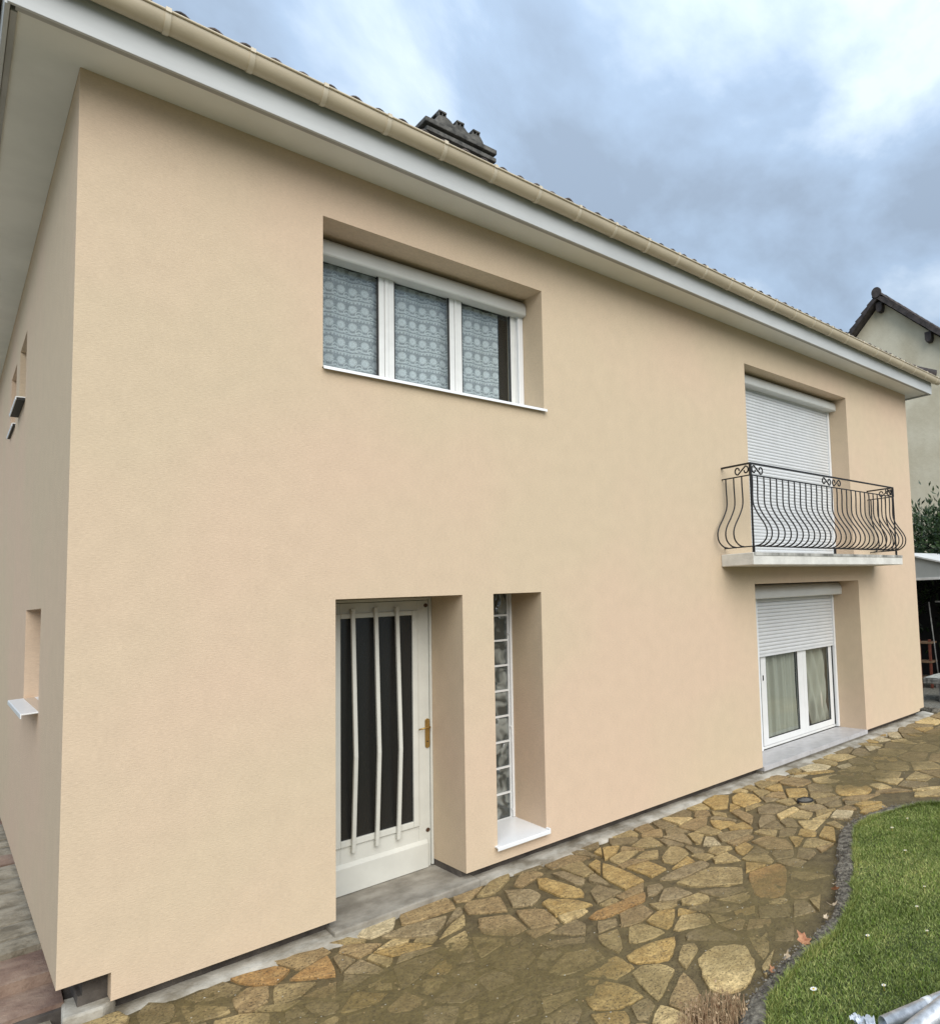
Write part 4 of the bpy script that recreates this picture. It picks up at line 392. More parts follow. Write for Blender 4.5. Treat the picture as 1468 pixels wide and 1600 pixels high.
def stone_mesh(name, poly, top, jit, m, k=0):
    """irregular slab: wavy outline, rounded shoulder, gently uneven top"""
    pts = []
    n = len(poly); cx = sum(p[0] for p in poly)/n; cy = sum(p[1] for p in poly)/n
    for i in range(n):
        a = poly[i]; b = poly[(i+1) % n]; L = math.hypot(b[0]-a[0], b[1]-a[1]); q = 1 if L < 0.08 else (2 if L < 0.2 else 3)
        for j in range(q):
            t = j/q; p = [a[0]+(b[0]-a[0])*t, a[1]+(b[1]-a[1])*t]
            if j == 0 and L > 0.05:   # knock the corner off
                p = [p[0]+(cx-p[0])*0.05, p[1]+(cy-p[1])*0.05]
            f = 1+random.uniform(-jit, jit)*0.6
            pts.append((cx+(p[0]-cx)*f, cy+(p[1]-cy)*f))
    s = MB(); k_ = len(pts); n0 = len(pts)
    hz = random.uniform(-.002, .004)
    for r_, z_ in ((1.0, -0.34), (1.0, top-0.006+hz), (0.955, top+hz)):
        for p in pts: s.v.append((cx+(p[0]-cx)*r_, cy+(p[1]-cy)*r_, z_+(random.uniform(-.0022,.0022) if z_ > -.33 else 0)))
    s.v.append((cx, cy, top+hz+random.uniform(0, .003)))
    for l in (0, 1):
        for i in range(k_):
            j = (i+1) % k_; s.f.append((l*k_+i, l*k_+j, (l+1)*k_+j, (l+1)*k_+i))
    for i in range(k_): s.f.append((2*k_+i, 2*k_+(i+1) % k_, 3*k_))
    me = s.mesh(name, m)
    co = np.array(s.v); set_attr(me, 'mud', mudf(co[:,0], co[:,1])); return me
LOOK = {'p':'pale cream paving stone','y':'yellow ochre paving stone','o':'rusty orange paving stone','w':'chalky whitish paving stone'}
rest = {}
for i, line in enumerate(STONES.split(';')):
    c_, *ps = line.split(); poly = [tuple(float(q)/1000 for q in p.split(',')) for p in ps]
    if len(poly) < 3: continue
    if i < 296:
        o = put('paving_stone', stone_mesh('paving_stone', poly, Z0, 0.05, STONE[c_]), path)
        if i < 60 and c_ in LOOK: o['label'] = LOOK[c_]
    else: rest.setdefault('all', []).append((poly, c_))
sm = MB(); mi = []; mats = sorted({c for p, c in rest['all']}); 
for poly, c_ in rest['all']:
    me = stone_mesh('t', poly, Z0, 0.05, None); n = len(sm.v)
    sm.v += [tuple(v.co) for v in me.vertices]; fs = [tuple(n+i for i in p.vertices) for p in me.polygons]; sm.f += fs; mi += [mats.index(c_)]*len(fs); bpy.data.meshes.remove(me)
me = bpy.data.meshes.new('paving_stones'); me.from_pydata(sm.v, [], sm.f)
for c_ in mats: me.materials.append(STONE[c_])
me.polygons.foreach_set('material_index', mi); co = np.array(sm.v); set_attr(me, 'mud', mudf(co[:,0], co[:,1]))
tag(put('paving_stones', me, path), kind='stuff')

# whitish cement fillet along the foot of the wall
WCEM = mat('whitish_cement', (0.20,0.175,0.13), 0.9, c2=(0.50,0.475,0.41), vscale=4.5, bump=0.6, bscale=28)
def strip(u, v):
    x = 0.18+u*10.9
    w = np.interp(x, [0.2,.5,1.0,1.45,1.9,2.6,3.2,4.2,4.9,5.3,6.0,6.5,7.6,9.0,10.5,11], [.02,.05,.09,.22,.05,.10,.19,.13,.10,.06,.22,.24,.19,.25,.12,.08]) + .045*(float(vnoise(x,0.3,5,5))-.5)+.03*(float(vnoise(x,0.3,14,6))-.5)
    y0 = 0.16; y = y0+(-w-y0)*v
    z = -0.283-0.030*(v**1.2)+.006*(float(vnoise(x,y,12,8))-.5)
    if v > .99: z = -0.335
    return (x, y, z)
tag(MB().sheet(strip, 220, 6).build('cement_strip', WCEM, smooth=True), kind='structure')

# lawn and its border
CURB_IN0 = [(1.62,-9),(1.68,-4.7),(2.02,-3.65),(2.42,-3.16),(2.66,-2.99),(2.9,-2.96),(3.16,-2.94),(3.46,-2.93),(3.806,-2.79),(4.0,-2.70),(4.178,-2.60),(4.5,-2.42),(4.81,-2.23),(5.0,-2.11),(5.203,-2.0),(5.534,-1.985),(5.95,-2.09),(6.2,-2.28),(6.45,-2.5),(7.3,-3.35),(8.15,-4.7),(8.3,-9)]
def _near(p, P):
    best = None
    for i in range(len(P)-1):
        a, b = P[i], P[i+1]; dx, dy = b[0]-a[0], b[1]-a[1]; t = max(0, min(1, ((p[0]-a[0])*dx+(p[1]-a[1])*dy)/(dx*dx+dy*dy)))
        q = (a[0]+t*dx, a[1]+t*dy); d = math.hypot(q[0]-p[0], q[1]-p[1])
        if best is None or d < best[0]: best = (d, q)
    return best[1]
CURB_IN = []
for p_ in CURB_IN0:
    q_ = _near(p_, CURB_OUT); f_ = .80+.25*(float(vnoise(p_[0]*3, p_[1]*3, 1, 77))-.5); CURB_IN.append((q_[0]+(p_[0]-q_[0])*f_, q_[1]+(p_[1]-q_[1])*f_))
LAWN_P = CURB_IN
def lz(X, Y): return -0.264+0.03*(vnoise(X, Y, 1.3, 11)-.5)+0.012*(vnoise(X, Y, 6, 12)-.5)
SOIL = mat('lawn_soil', (0.030,0.040,0.012), 0.95, c2=(0.06,0.085,0.022), vscale=18, bump=0.6, bscale=60)
lawn = put('lawn', grid_mesh('lawn', 1.5, 8.5, -9, -1.9, 0.06, lz, SOIL, keep=lambda x, y: in_poly(x, y, [(a, b) for a, b in CURB_IN]+[(8.3,-9.1),(1.6,-9.1)])))
tag(lawn, kind='structure')
CURBM = mat('weathered_dark_concrete', (0.06,0.053,0.040), 0.95, c2=(0.26,0.235,0.185), vscale=19, bump=1.0, bscale=55, bdetail=6, dist=0.012)
def resample(P, st):
    out = []
    for i in range(len(P)-1):
        a, b = P[i], P[i+1]; L = math.hypot(b[0]-a[0], b[1]-a[1]); q = max(1, int(L/st))
        out += [(a[0]+(b[0]-a[0])*j/q, a[1]+(b[1]-a[1])*j/q) for j in range(q)]
    return out+[P[-1]]
ko = resample(CURB_OUT, .05); ki = CURB_IN
def nearest(p, P):
    best = None
    for i in range(len(P)-1):
        a, b = P[i], P[i+1]; dx, dy = b[0]-a[0], b[1]-a[1]; t = max(0, min(1, ((p[0]-a[0])*dx+(p[1]-a[1])*dy)/(dx*dx+dy*dy)))
        q = (a[0]+t*dx, a[1]+t*dy); d = math.hypot(q[0]-p[0], q[1]-p[1])
        if best is None or d < best[0]: best = (d, q)
    return best[1]
def curb_fn(u, v):
    i = min(len(ko)-1, int(round(u*(len(ko)-1)))); a = ko[i]; b = nearest(a, ki)
    jo = .16*(float(vnoise(a[0],a[1],5,21))-.5)+.10*(float(vnoise(a[0],a[1],14,22))-.5)
    prof = [(-.02,-.36),(0.02,-.312),(.07,-.280),(.18,-.268),(.48,-.260),(.75,-.258),(.90,-.264),(1.0,-.34)]
    t, z = prof[int(round(v*7))]; t2 = t+jo*(1.6-1.2*t)
    x = a[0]+(b[0]-a[0])*t2; y = a[1]+(b[1]-a[1])*t2
    return (x, y, z+(.020*(float(vnoise(x,y,6,23))-.5)+.008*(float(vnoise(x,y,17,24))-.5) if 0 < t < 1.05 else 0))
curb = MB().sheet(curb_fn, len(ko)-1, 7).build('lawn_edging', CURBM, smooth=True)
tag(curb, 'rough dark concrete edging curving between the stone path and the lawn', 'edging')

def pebbles(name, pts, rmin, rmax, m, parent):
    s = MB()
    for x, y, z in pts:
        r = random.uniform(rmin, rmax); n = len(s.v); q = random.uniform(0, 6.28)
        for k in range(5): s.v.append((x+r*math.cos(q+k*1.2566)*random.uniform(.7,1.2), y+r*math.sin(q+k*1.2566)*random.uniform(.7,1.2), z-r*.2))
        s.v.append((x+random.uniform(-.3,.3)*r, y, z+r*random.uniform(.5,.9)))
        for k in range(5): s.f.append((n+k, n+(k+1) % 5, n+5))
    o = s.build(name, m, parent); return tag(o, kind='stuff')
pp = []
while len(pp) < 2600:
    i = random.randrange(len(ko)-1); a = ko[i]; b = nearest(a, ki); t = .12+random.betavariate(1.2,1.2)*.95
    if not 2.0 < a[0] < 7.2: continue
    x = a[0]+(b[0]-a[0])*t+random.uniform(-.03,.03); y = a[1]+(b[1]-a[1])*t+random.uniform(-.03,.03)
    pp.append((x, y, -.258+random.uniform(-.006,.006)))
pebbles('aggregate', pp[:1300], .004, .010, FOUND, curb); pebbles('aggregate', pp[1300:], .005, .014, CURBM, curb)
gp = []
while len(gp) < 900:
    x = random.uniform(.3, 9); y = random.uniform(-3.4, -.05)
    if in_poly([x], [y], CURB_OUT)[0] or random.random() > .25+float(mudf(x, y))*.6: continue
    gp.append((x, y, -.3035))
pebbles('grit', gp[:450], .0025, .006, WCEM, path); pebbles('grit', gp[450:], .003, .008, STONE['t'], path)

# grass blades
def blades(name, n, region, hmin, hmax, wid, zf, c_lo, c_hi, dens=None, lean=0.6):
    xs = []; ys = []
    while sum(len(a) for a in xs) < n:
        x = np.random.uniform(region[0], region[1], n); y = np.random.uniform(region[2], region[3], n)
        k = in_poly(x, y, LAWN_P+[(8.3,-9.1),(1.6,-9.1)]) if dens is None else dens(x, y)
        xs.append(x[k]); ys.append(y[k])
    x = np.concatenate(xs)[:n]; y = np.concatenate(ys)[:n]; z = zf(x, y)-.004
    h = np.random.uniform(hmin, hmax, n)*(0.7+0.6*vnoise(x, y, 4, 31)); th = np.random.uniform(0, 2*np.pi, n)
    le = np.random.uniform(.1, 1, n)*lean*h; la = np.random.uniform(0, 2*np.pi, n)
    wx = np.cos(th)*wid/2*np.random.uniform(.6,1.3,n); wy = np.sin(th)*wid/2
    V = np.empty((n, 5, 3)); lx = np.cos(la)*le; ly = np.sin(la)*le
    V[:,0] = np.stack([x-wx, y-wy, z], 1); V[:,1] = np.stack([x+wx, y+wy, z], 1)
    V[:,2] = np.stack([x-wx*.8+lx*.35, y-wy*.8+ly*.35, z+h*.55], 1); V[:,3] = np.stack([x+wx*.8+lx*.35, y+wy*.8+ly*.35, z+h*.55], 1)
    V[:,4] = np.stack([x+lx, y+ly, z+h*.92], 1)
    b = (np.arange(n)*5)[:,None]
    tri = np.concatenate([b+np.array([[0,1,3]]), b+np.array([[0,3,2]]), b+np.array([[2,3,4]])], 1).reshape(-1, 3)
    me = bpy.data.meshes.new(name); me.vertices.add(n*5); me.vertices.foreach_set('co', V.ravel().astype(np.float32))
    me.loops.add(tri.size); me.loops.foreach_set('vertex_index', tri.ravel().astype(np.int32))
    me.polygons.add(len(tri)); me.polygons.foreach_set('loop_start', (np.arange(len(tri))*3).astype(np.int32))
    me.update(calc_edges=True)
    big = vnoise(x, y, 1.1, 41)*.40+vnoise(x, y, 4.5, 42)*.25+vnoise(x, y, 16, 43)*.2+np.random.rand(n)**1.6*.62
    a = me.attributes.new('tone', 'FLOAT', 'POINT'); a.data.foreach_set('value', np.repeat(np.clip(big-.15, 0, 1), 5).astype(np.float32))
    m = bpy.data.materials.new(name+'_leaf'); m.use_nodes = True; t = m.node_tree; bb = t.nodes['Principled BSDF']
    at = N(t, 'ShaderNodeAttribute', attribute_name='tone'); rp = N(t, 'ShaderNodeValToRGB')
    e = rp.color_ramp; e.elements[0].color = (*c_lo, 1); e.elements[1].color = (*c_hi, 1); mm_ = e.elements.new(.62)
    mm_.color = tuple((c_lo[i]*.45+c_hi[i]*.55)*(1.0 if i == 1 else .82) for i in range(3))+(1,)
    t.links.new(at.outputs['Fac'], rp.inputs[0]); t.links.new(rp.outputs[0], bb.inputs['Base Color'])
    bb.inputs['Roughness'].default_value = .55; bb.inputs['Specular IOR Level'].default_value = .3
    me.materials.append(m); return me
g1 = put('grass', blades('grass', 210000, (2.3, 6.6, -4.6, -1.9), .010, .030, .0055, lz, (0.055,0.088,0.010), (0.52,0.50,0.19), lean=1.2))
tag(g1, 'short green grass of the lawn beside the stone path', 'grass', kind='stuff')
g2 = put('grass', blades('grass', 50000, (1.6, 8.4, -9, -2.0), .018, .042, .008, lz, (0.050,0.09,0.006), (0.32,0.38,0.09)))
tag(g2, 'short green grass farther out on the lawn', 'grass', kind='stuff')

def near_edge(x, y):
    d = np.full(x.shape, 9.0)
    for i in range(len(CURB_IN)-1):
        a, b = CURB_IN[i], CURB_IN[i+1]; dx, dy = b[0]-a[0], b[1]-a[1]; t = np.clip(((x-a[0])*dx+(y-a[1])*dy)/(dx*dx+dy*dy), 0, 1)
        d = np.minimum(d, np.hypot(x-a[0]-t*dx, y-a[1]-t*dy))
    return (d < .035*vnoise(x, y, 7, 81)+.004)
g3 = put('grass', blades('grass', 9000, (2.2, 6.8, -3.6, -1.9), .025, .060, .0050, lz, (0.040,0.070,0.006), (0.46,0.44,0.15), dens=near_edge, lean=1.1))
tag(g3, 'longer grass blades spilling over the lawn edging', 'grass', kind='stuff')

# ================================================================== the house
H, L, ZB, ZN, DEP = 5.35, 10.82, -0.206, -0.046, 10.0
house = empty('house', (0, 0, -0.3), 'peach rendered two-storey house with white front door, shuttered windows and iron balcony', 'house')
def wall_with_holes(s0, s1, z0, z1, holes, depth, P, bottom=True):
    """one rendered face with openings and their reveals; P(s, d, z) maps along-wall, inward depth, height"""
    S = sorted({s0, s1, *[h[0] for h in holes], *[h[1] for h in holes]}); Zs = sorted({z0, z1, *[h[2] for h in holes], *[h[3] for h in holes]})
    mb = MB(); inside = lambda s, z: any(h[0] < s < h[1] and h[2] < z < h[3] for h in holes)
    for i in range(len(S)-1):
        for j in range(len(Zs)-1):
            a, b, c, d = S[i], S[i+1], Zs[j], Zs[j+1]
            if inside((a+b)/2, (c+d)/2): continue
            nx = max(1, int((b-a)/1.5)); 
            for k in range(nx):
                aa = a+(b-a)*k/nx; bb = a+(b-a)*(k+1)/nx
                mb.quad(P(aa,0,c), P(bb,0,c), P(bb,0,d), P(aa,0,d))
    for h in holes:
        a, b, c, d, dp = h
        if c > z0: mb.quad(P(a,0,c), P(b,0,c), P(b,dp,c), P(a,dp,c))
        if d < z1: mb.quad(P(a,0,d), P(a,dp,d), P(b,dp,d), P(b,0,d))
        if a > s0: mb.quad(P(a,0,c), P(a,dp,c), P(a,dp,d), P(a,0,d))
        if b < s1: mb.quad(P(b,0,c), P(b,0,d), P(b,dp,d), P(b,dp,c))
    if bottom:
        segs = [(s0, s1)]
        for h in holes:
            if h[2] <= z0: segs = [q for a, b in segs for q in ((a, min(b, h[0])), (max(a, h[1]), b)) if q[1]-q[0] > 1e-4]
        for a, b in segs: mb.quad(P(a,0,z0), P(a,.14,z0), P(b,.14,z0), P(b,0,z0))
    return mb
FH = [(1.344, 3.25, 3.77, 4.943, 0.62), (6.288, 8.767, 2.40, 4.918, 0.60), (6.308, 8.85, ZB, 2.069, 0.75),
      (1.428, 2.407, ZB, 2.061, 0.80), (2.690, 3.172, -0.085, 2.061, 0.75), (0.0, 0.231, ZB, ZN, 0.14), (10.66, 10.82, ZB, -0.165, .14)]
fw = wall_with_holes(0, L, ZB, H+.05, FH, .6, lambda s, d, z: (s, d, z)).build('wall', STUCCO, house)
fw['label'] = 'peach front wall with the door and main windows'
LH = [(1.45, 2.72, 1.36, 2.083, 0.5), (3.55, 4.35, 4.08, 4.72, 0.5), (4.82, 5.6, 4.08, 4.72, .5)]
lw = wall_with_holes(0, DEP, ZN, H+.05, LH, .6, lambda s, d, z: (d, s, z)).build('wall', STUCCO, house)
lw['label'] = 'shaded side wall at the left end of the house'
MB().quad((L,0,-.165),(L,DEP,-.165),(L,DEP,H+.05),(L,0,H+.05)).quad((L,0,-.165),(L-.14,0,-.165),(L-.14,DEP,-.165),(L,DEP,-.165)).build('wall', STUCCO, house)
MB().quad((0,DEP,-.2),(0,DEP,H+.05),(L,DEP,H+.05),(L,DEP,-.2)).build('wall', STUCCO, house)
# foundation behind the insulation
fo = MB()
for a, b in ((.1, 1.424), (2.411, 6.304), (8.854, 10.72)): fo.box(a, b, .11, .78, -.5, ZB+.045)
fo.box(.12, .24, .112, .6, ZB+.04, ZN+.05)
fo.box(.10, .5, .782, 9.9, -.5, ZN+.03); fo.box(10.3, 10.72, .8, 9.9, -.5, 0.0); fo.box(.1, 10.7, 9.4, 9.88, -.5, 0)
fo.build('foundation', FOUND, house, bevel=.004)
MB().box(.14, L-.14, .85, DEP-.14, -.3, -.25).box(.14, L-.14, .8, DEP-.14, 2.25, 2.42).box(.14, L-.14, 4.2, 4.3, -.25, H).build('inner_floor', DARK, house)

# ---- eaves
SF, SL, SR = -0.358, -0.312, 11.093
def soffit_piece(P):
    s = MB(); n = len(P)
    s.v = [(x, y, H) for x, y in P]+[(x, y, H+.045) for x, y in P]; s.f = [tuple(range(n))[::-1], tuple(range(n, 2*n))]+[(i, (i+1) % n, n+(i+1) % n, n+i) for i in range(n)]
    return s.build('soffit', SOFFIT, house)
xa_, xb_, ya_, yb_ = SL+.03, SR-.03, SF+.055, DEP+.3
soffit_piece([(xa_,ya_),(xb_,ya_),(L+.001,-.001),(-.001,-.001)]); soffit_piece([(xa_,yb_),(xa_,ya_),(-.001,-.001),(-.001,DEP+.001)])
soffit_piece([(xb_,ya_),(xb_,yb_),(L+.001,DEP+.001),(L+.001,-.001)]); soffit_piece([(xb_,yb_),(xa_,yb_),(-.001,DEP+.001),(L+.001,DEP+.001)])
# small two-step trim between soffit and fascia
MB().box(SL+.02, SR-.02, SF+.004, SF+.030, H-.012, H+.03).box(SL+.02, SR-.02, SF+.036, SF+.056, H-.006, H+.03).build('soffit_trim', TRIM, house, bevel=.002)
MB().box(SL+.002, SL+.030, SF+.06, DEP+.3, H-.012, H+.03).build('soffit_trim', TRIM, house, bevel=.002)
fa = MB().box(SL-.012, SR+.012, SF-.022, SF, H-.020, H+.215).build('fascia', FASCIA, house, bevel=.003); fa['label'] = 'white front fascia board'
MB().box(SL-.022, SL, SF+.002, DEP+.3, H-.020, H+.215).build('fascia', FASCIA, house, bevel=.003)
MB().box(SR, SR+.022, SF+.002, DEP+.3, H-.020, H+.215).build('fascia', FASCIA, house, bevel=.003)
# gutter: half round, with a rolled lip
GY, GZ, GW, GD = -0.452, 5.598, 0.072, 0.092
prof = []
for k in range(19):
    q = math.pi*k/18; prof.append((GY-GW*math.cos(q), GZ-GD*math.sin(q)))
inner = [(GY+(y-GY)*.93, GZ+(z-GZ)*.95) for y, z in prof][::-1]
def gutter_piece(x0, x1):
    s = MB().prism(prof+inner, 'x', x0, x1)
    s.tube([(x0, GY-GW-.004, GZ+.002), (x1, GY-GW-.004, GZ+.002)], .0085, 8); return s
gut = gutter_piece(-.42, 11.22).build('gutter', GUTTER, house, 50); gut['label'] = 'sand coloured half-round front gutter'
# end caps
for x in (-.42, 11.216): MB().prism(prof, 'x', x, x+.004).build('end_cap', GUTTER, gut)
side = MB()
pr2 = [(SL-.094-GW*math.cos(math.pi*k/12), GZ-GD*math.sin(math.pi*k/12)) for k in range(13)]
side.prism(pr2+[(SL-.094+(y-SL+.094)*.93, GZ+(z-GZ)*.95) for y, z in pr2][::-1], 'y', -.36, DEP+.3)
side.build('gutter', GUTTER, house)
bm_ = MB(); pb = [(GY+(y-GY)*1.09, GZ+(z-GZ)*1.07) for y, z in prof]; bm_.prism(pb+[(y, z) for y, z in prof][::-1], 'x', -.014, .014)
bm_.box(-.014, .014, GY-GW-.017, GY-GW+.004, GZ-.01, GZ+.016)
brk = bm_.mesh('bracket', mat('sand_pvc_clip', (0.62,0.55,0.42), .4), 50)
js = bm_2 = MB(); pj = [(GY+(y-GY)*1.035, GZ+(z-GZ)*1.03) for y, z in prof]; js.prism(pj+[(y, z) for y, z in prof][::-1], 'x', -.05, .05); jm = js.mesh('joint', GUTTER)
x = -.1
while x < 11.1:
    put('bracket', brk, gut, (x, 0, 0)); x += .4295

# ---- roof: hip, wave tiles
RZ, SLP = 5.651, 0.33; Y0 = -.425; X0 = -.40; X1 = 11.20; YB = DEP+.40
ridge_y = (Y0+YB)/2; rh = RZ+(ridge_y-Y0)*SLP; run = ridge_y-Y0
roof = MB().quad((X0,Y0,RZ-.03),(X1,Y0,RZ-.03),(X1-run,ridge_y,rh-.03),(X0+run,ridge_y,rh-.03)).quad((X1,YB,RZ-.03),(X0,YB,RZ-.03),(X0+run,ridge_y,rh-.03),(X1-run,ridge_y,rh-.03))
roof.quad((X0,YB,RZ-.03),(X0,Y0,RZ-.03),(X0+run,ridge_y,rh-.03),(X0+run,ridge_y,rh-.03)).quad((X1,Y0,RZ-.03),(X1,YB,RZ-.03),(X1-run,ridge_y,rh-.03),(X1-run,ridge_y,rh-.03))
roof = roof.build('roof', FELT, house)
TW, TL = .172, .34
def tile_mb(ox, oy, oz):
    s = MB(); nu = 8
    f = lambda u: .004+.036*max(0, math.sin(math.pi*min(1, max(0, (u-.30)/.70))))**1.1
    for t in (0, 1):
        for i in range(nu+1):
            u = i/nu; x = ox+u*TW; y = oy+(0 if t == 0 else TL); z = oz+f(u)+(0.012 if t == 0 else TL*SLP-.0)
            s.v.append((x, y, z))
    for t in (0, 1):
        for i in range(nu+1):
            u = i/nu; s.v.append((ox+u*TW, oy+(0 if t == 0 else TL), oz+f(u)-.014+(0.012 if t == 0 else TL*SLP)))
    n = nu+1
    for i in range(nu):
        s.f.append((i, i+1, n+i+1, n+i)); s.f.append((2*n+i, i*1+0+0, i+1, 2*n+i+1)[0:1]+(2*n+i+1, i+1, i)); s.f.append((2*n+i+1, 2*n+i, 3*n+i, 3*n+i+1))
    s.f.append((0, 2*n, 3*n, n)[::-1]); s.f.append((nu, n+nu, 3*n+nu, 2*n+nu)[::-1]); return s
tm = tile_mb(0, 0, 0).mesh('tile', TILE, True)
cnt = 0
for r_ in range(3):
    yy = Y0-.035+r_*.30
    x = X0+.02+r_*.30
    while x < X1-TW-r_*.30 and cnt < 296-(66 if r_ < 0 else 0):
        o = put('tile', tm, roof, (x+random.uniform(-.003,.003), yy+random.uniform(-.006,.006), RZ-.012+(yy-Y0)*SLP+random.uniform(-.003,.003)), rot=(random.uniform(-.012,.012), random.uniform(-.02,.02), random.uniform(-.01,.01)))
        x += TW-.004; cnt += 1
st = MB()
r_ = 3
while Y0+r_*.30+TL < ridge_y:
    yy = Y0-.035+r_*.30; x = X0+.02+r_*.30
    while x < X1-TW-r_*.30:
        t_ = tile_mb(x, yy, RZ-.012+(yy-Y0)*SLP); n = len(st.v); st.v += t_.v; st.f += [tuple(n+i for i in f) for f in t_.f]; x += TW-.004
    r_ += 1
tag(st.build('tiles', TILE, roof, True), kind='stuff')
hip = MB().tube([(X0,Y0,RZ+.05),(X0+run,ridge_y,rh+.05)], .09, 8).tube([(X1,Y0,RZ+.05),(X1-run,ridge_y,rh+.05)], .09, 8).tube([(X0+run,ridge_y,rh+.05),(X1-run,ridge_y,rh+.05)], .09, 8).build('ridge', DTILE, roof, True)

# ---- chimney
CY0, CY1 = 2.35, 2.72
ch = MB().box(3.36, 4.12, CY0+.06, CY1-.06, 6.3, 7.80).build('chimney', CHIM, house, bevel=.006)
MB().box(3.27, 4.195, CY0-.02, CY1+.03, 7.735, 7.79).build('ledge', CHIM, ch, bevel=.008)
MB().box(3.25, 4.20, CY0-.03, CY1+.04, 7.835, 7.90).build('ledge', CHIM, ch, bevel=.010)
MB().box(3.33, 4.14, CY0+.03, CY1-.03, 7.785, 7.84).build('neck', CHIM, ch)
crown = [(3.385,7.895),(3.41,7.97),(3.445,8.03),(3.545,8.045),(3.60,8.02),(3.635,7.985),(3.675,8.02),(3.78,8.025),(3.815,7.99),(3.86,7.975),(3.895,8.01),(3.995,8.01),(4.03,7.96),(4.06,7.895)]
MB().prism(crown, 'y', CY0+.02, CY1-.02).build('crown', CHIM, ch, bevel=.006)
for a, b, z in ((3.445,3.545,8.035),(3.678,3.778,8.015),(3.897,3.995,8.005)):
    pt = MB(); pt.box(a, b, CY0+.02, CY1-.02, z+.045, z+.068)
    for xx in (a, b-.014, (a+b)/2-.007): pt.box(xx, xx+.014, CY0+.03, CY0+.10, z, z+.046); pt.box(xx, xx+.014, CY1-.10, CY1-.03, z, z+.046)
    pt.build('flue_cap', CHIM, ch, bevel=.004)
# ---- roller shutter boxes
def shutter_box(x0, x1, yf, yb, zb, zt, parent):
    h = zt-zb
    p = [(yb, zb), (yf+.01, zb), (yf, zb+.012), (yf, zb+h*.45), (yf+.012, zb+h*.66), (yf+.04, zb+h*.84), (yf+.085, zb+h*.96), (yf+.12, zt-.001), (yb, zt-.001)]
    o = MB().prism(p, 'x', x0, x1).build('shutter_box', BOXW, parent, 35, bevel=.003); return o
# ---- upper left window: three sashes with net curtains
FY = .37
win = empty_part = None
def frame_obj(name, boxes, m, parent, bev=.004, label=None):
    s = MB()
    for b in boxes: s.box(*b)
    o = s.build(name, m, parent, bevel=bev)
    if label: o['label'] = label
    return o
wn = frame_obj('window', [(1.346,1.40,FY+.012,FY+.08,3.78,4.80),(3.185,3.248,FY-.005,FY+.08,3.78,4.80),(1.40,3.185,FY+.012,FY+.08,3.78,3.832),(1.40,3.185,FY+.012,FY+.08,4.918,4.94)], PVC, house, label='wide upper window with three sashes')
zs0, zs1 = 3.835, 4.915
def sash(x0, x1, parent, st=.045):
    o = frame_obj('sash', [(x0,x0+st,FY-.006,FY+.05,zs0,zs1),(x1-st,x1,FY-.006,FY+.05,zs0,zs1),(x0+st,x1-st,FY-.006,FY+.05,zs0,zs0+.055),(x0+st,x1-st,FY-.006,FY+.05,zs1-.055,zs1)], PVC, parent)
    return o
for a, b in ((1.402,1.940),(1.975,2.560),(2.585,3.182)): sash(a, b, wn)
frame_obj('mullion', [(1.942,1.973,FY-.012,FY+.07,3.835,4.915)], PVC, wn); frame_obj('mullion', [(2.562,2.583,FY-.012,FY+.07,3.835,4.915)], PVC, wn)
for a, b in ((1.447,1.895),(2.020,2.515),(2.630,3.137)):
    MB().box(a, b, FY+.018, FY+.024, zs0+.055, zs1-.055).build('pane', GLASS, wn)
    fr = MB(); z0_, z1_ = zs0+.055, zs1-.055; e_ = .012
    for q in ((a,a+e_,z0_,z1_),(b-e_,b,z0_,z1_),(a+e_,b-e_,z0_,z0_+e_),(a+e_,b-e_,z1_-e_,z1_)): fr.box(q[0], q[1], FY+.006, FY+.0175, q[2], q[3])
    fr.build('gasket', GASKET, wn)
frame_obj('guide_rail', [(3.196,3.248,FY-.045,FY-.008,3.80,4.79)], ALU, wn); frame_obj('guide_rail', [(1.346,1.398,FY-.045,FY-.008,3.80,4.79)], ALU, wn)
MB().box(1.346,3.248,FY-.05,FY-.03,4.795,4.83).build('shutter_edge', GASKET, wn)
shutter_box(1.347, 3.247, .26, .40, 4.772, 4.941, wn)
si = MB().prism([(FY+.02,3.796),(-.035,3.784),(-.040,3.760),(-.034,3.760),(-.030,3.778),(FY+.02,3.785)], 'x', 1.338, 3.262).build('sill', ALU, wn)
si['label'] = 'thin white metal window sill'
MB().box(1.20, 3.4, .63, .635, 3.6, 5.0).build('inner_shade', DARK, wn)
def lace(x0, x1, y, z0, z1, label):
    w = x1-x0
    fn = lambda u, v: (u*w, .010*math.sin(u*w*26)+.006*math.sin(u*w*61+1), (z1-z0)*v)
    o = MB().sheet(fn, 60, 4).build('net_curtain', LACE, None, True, loc=(x0, y, z0))
    return tag(o, label, 'curtain', 'lace net curtains in the wide upper window')
lace(1.40, 1.945, FY+.085, 3.80, 4.79, 'white lace net curtain in the left pane of the wide upper window')
lace(1.985, 2.555, FY+.085, 3.80, 4.785, 'white lace net curtain in the middle pane of the wide upper window')
lace(2.60, 3.045, FY+.085, 3.80, 4.78, 'white lace net curtain in the right pane, ending short of a black gap')

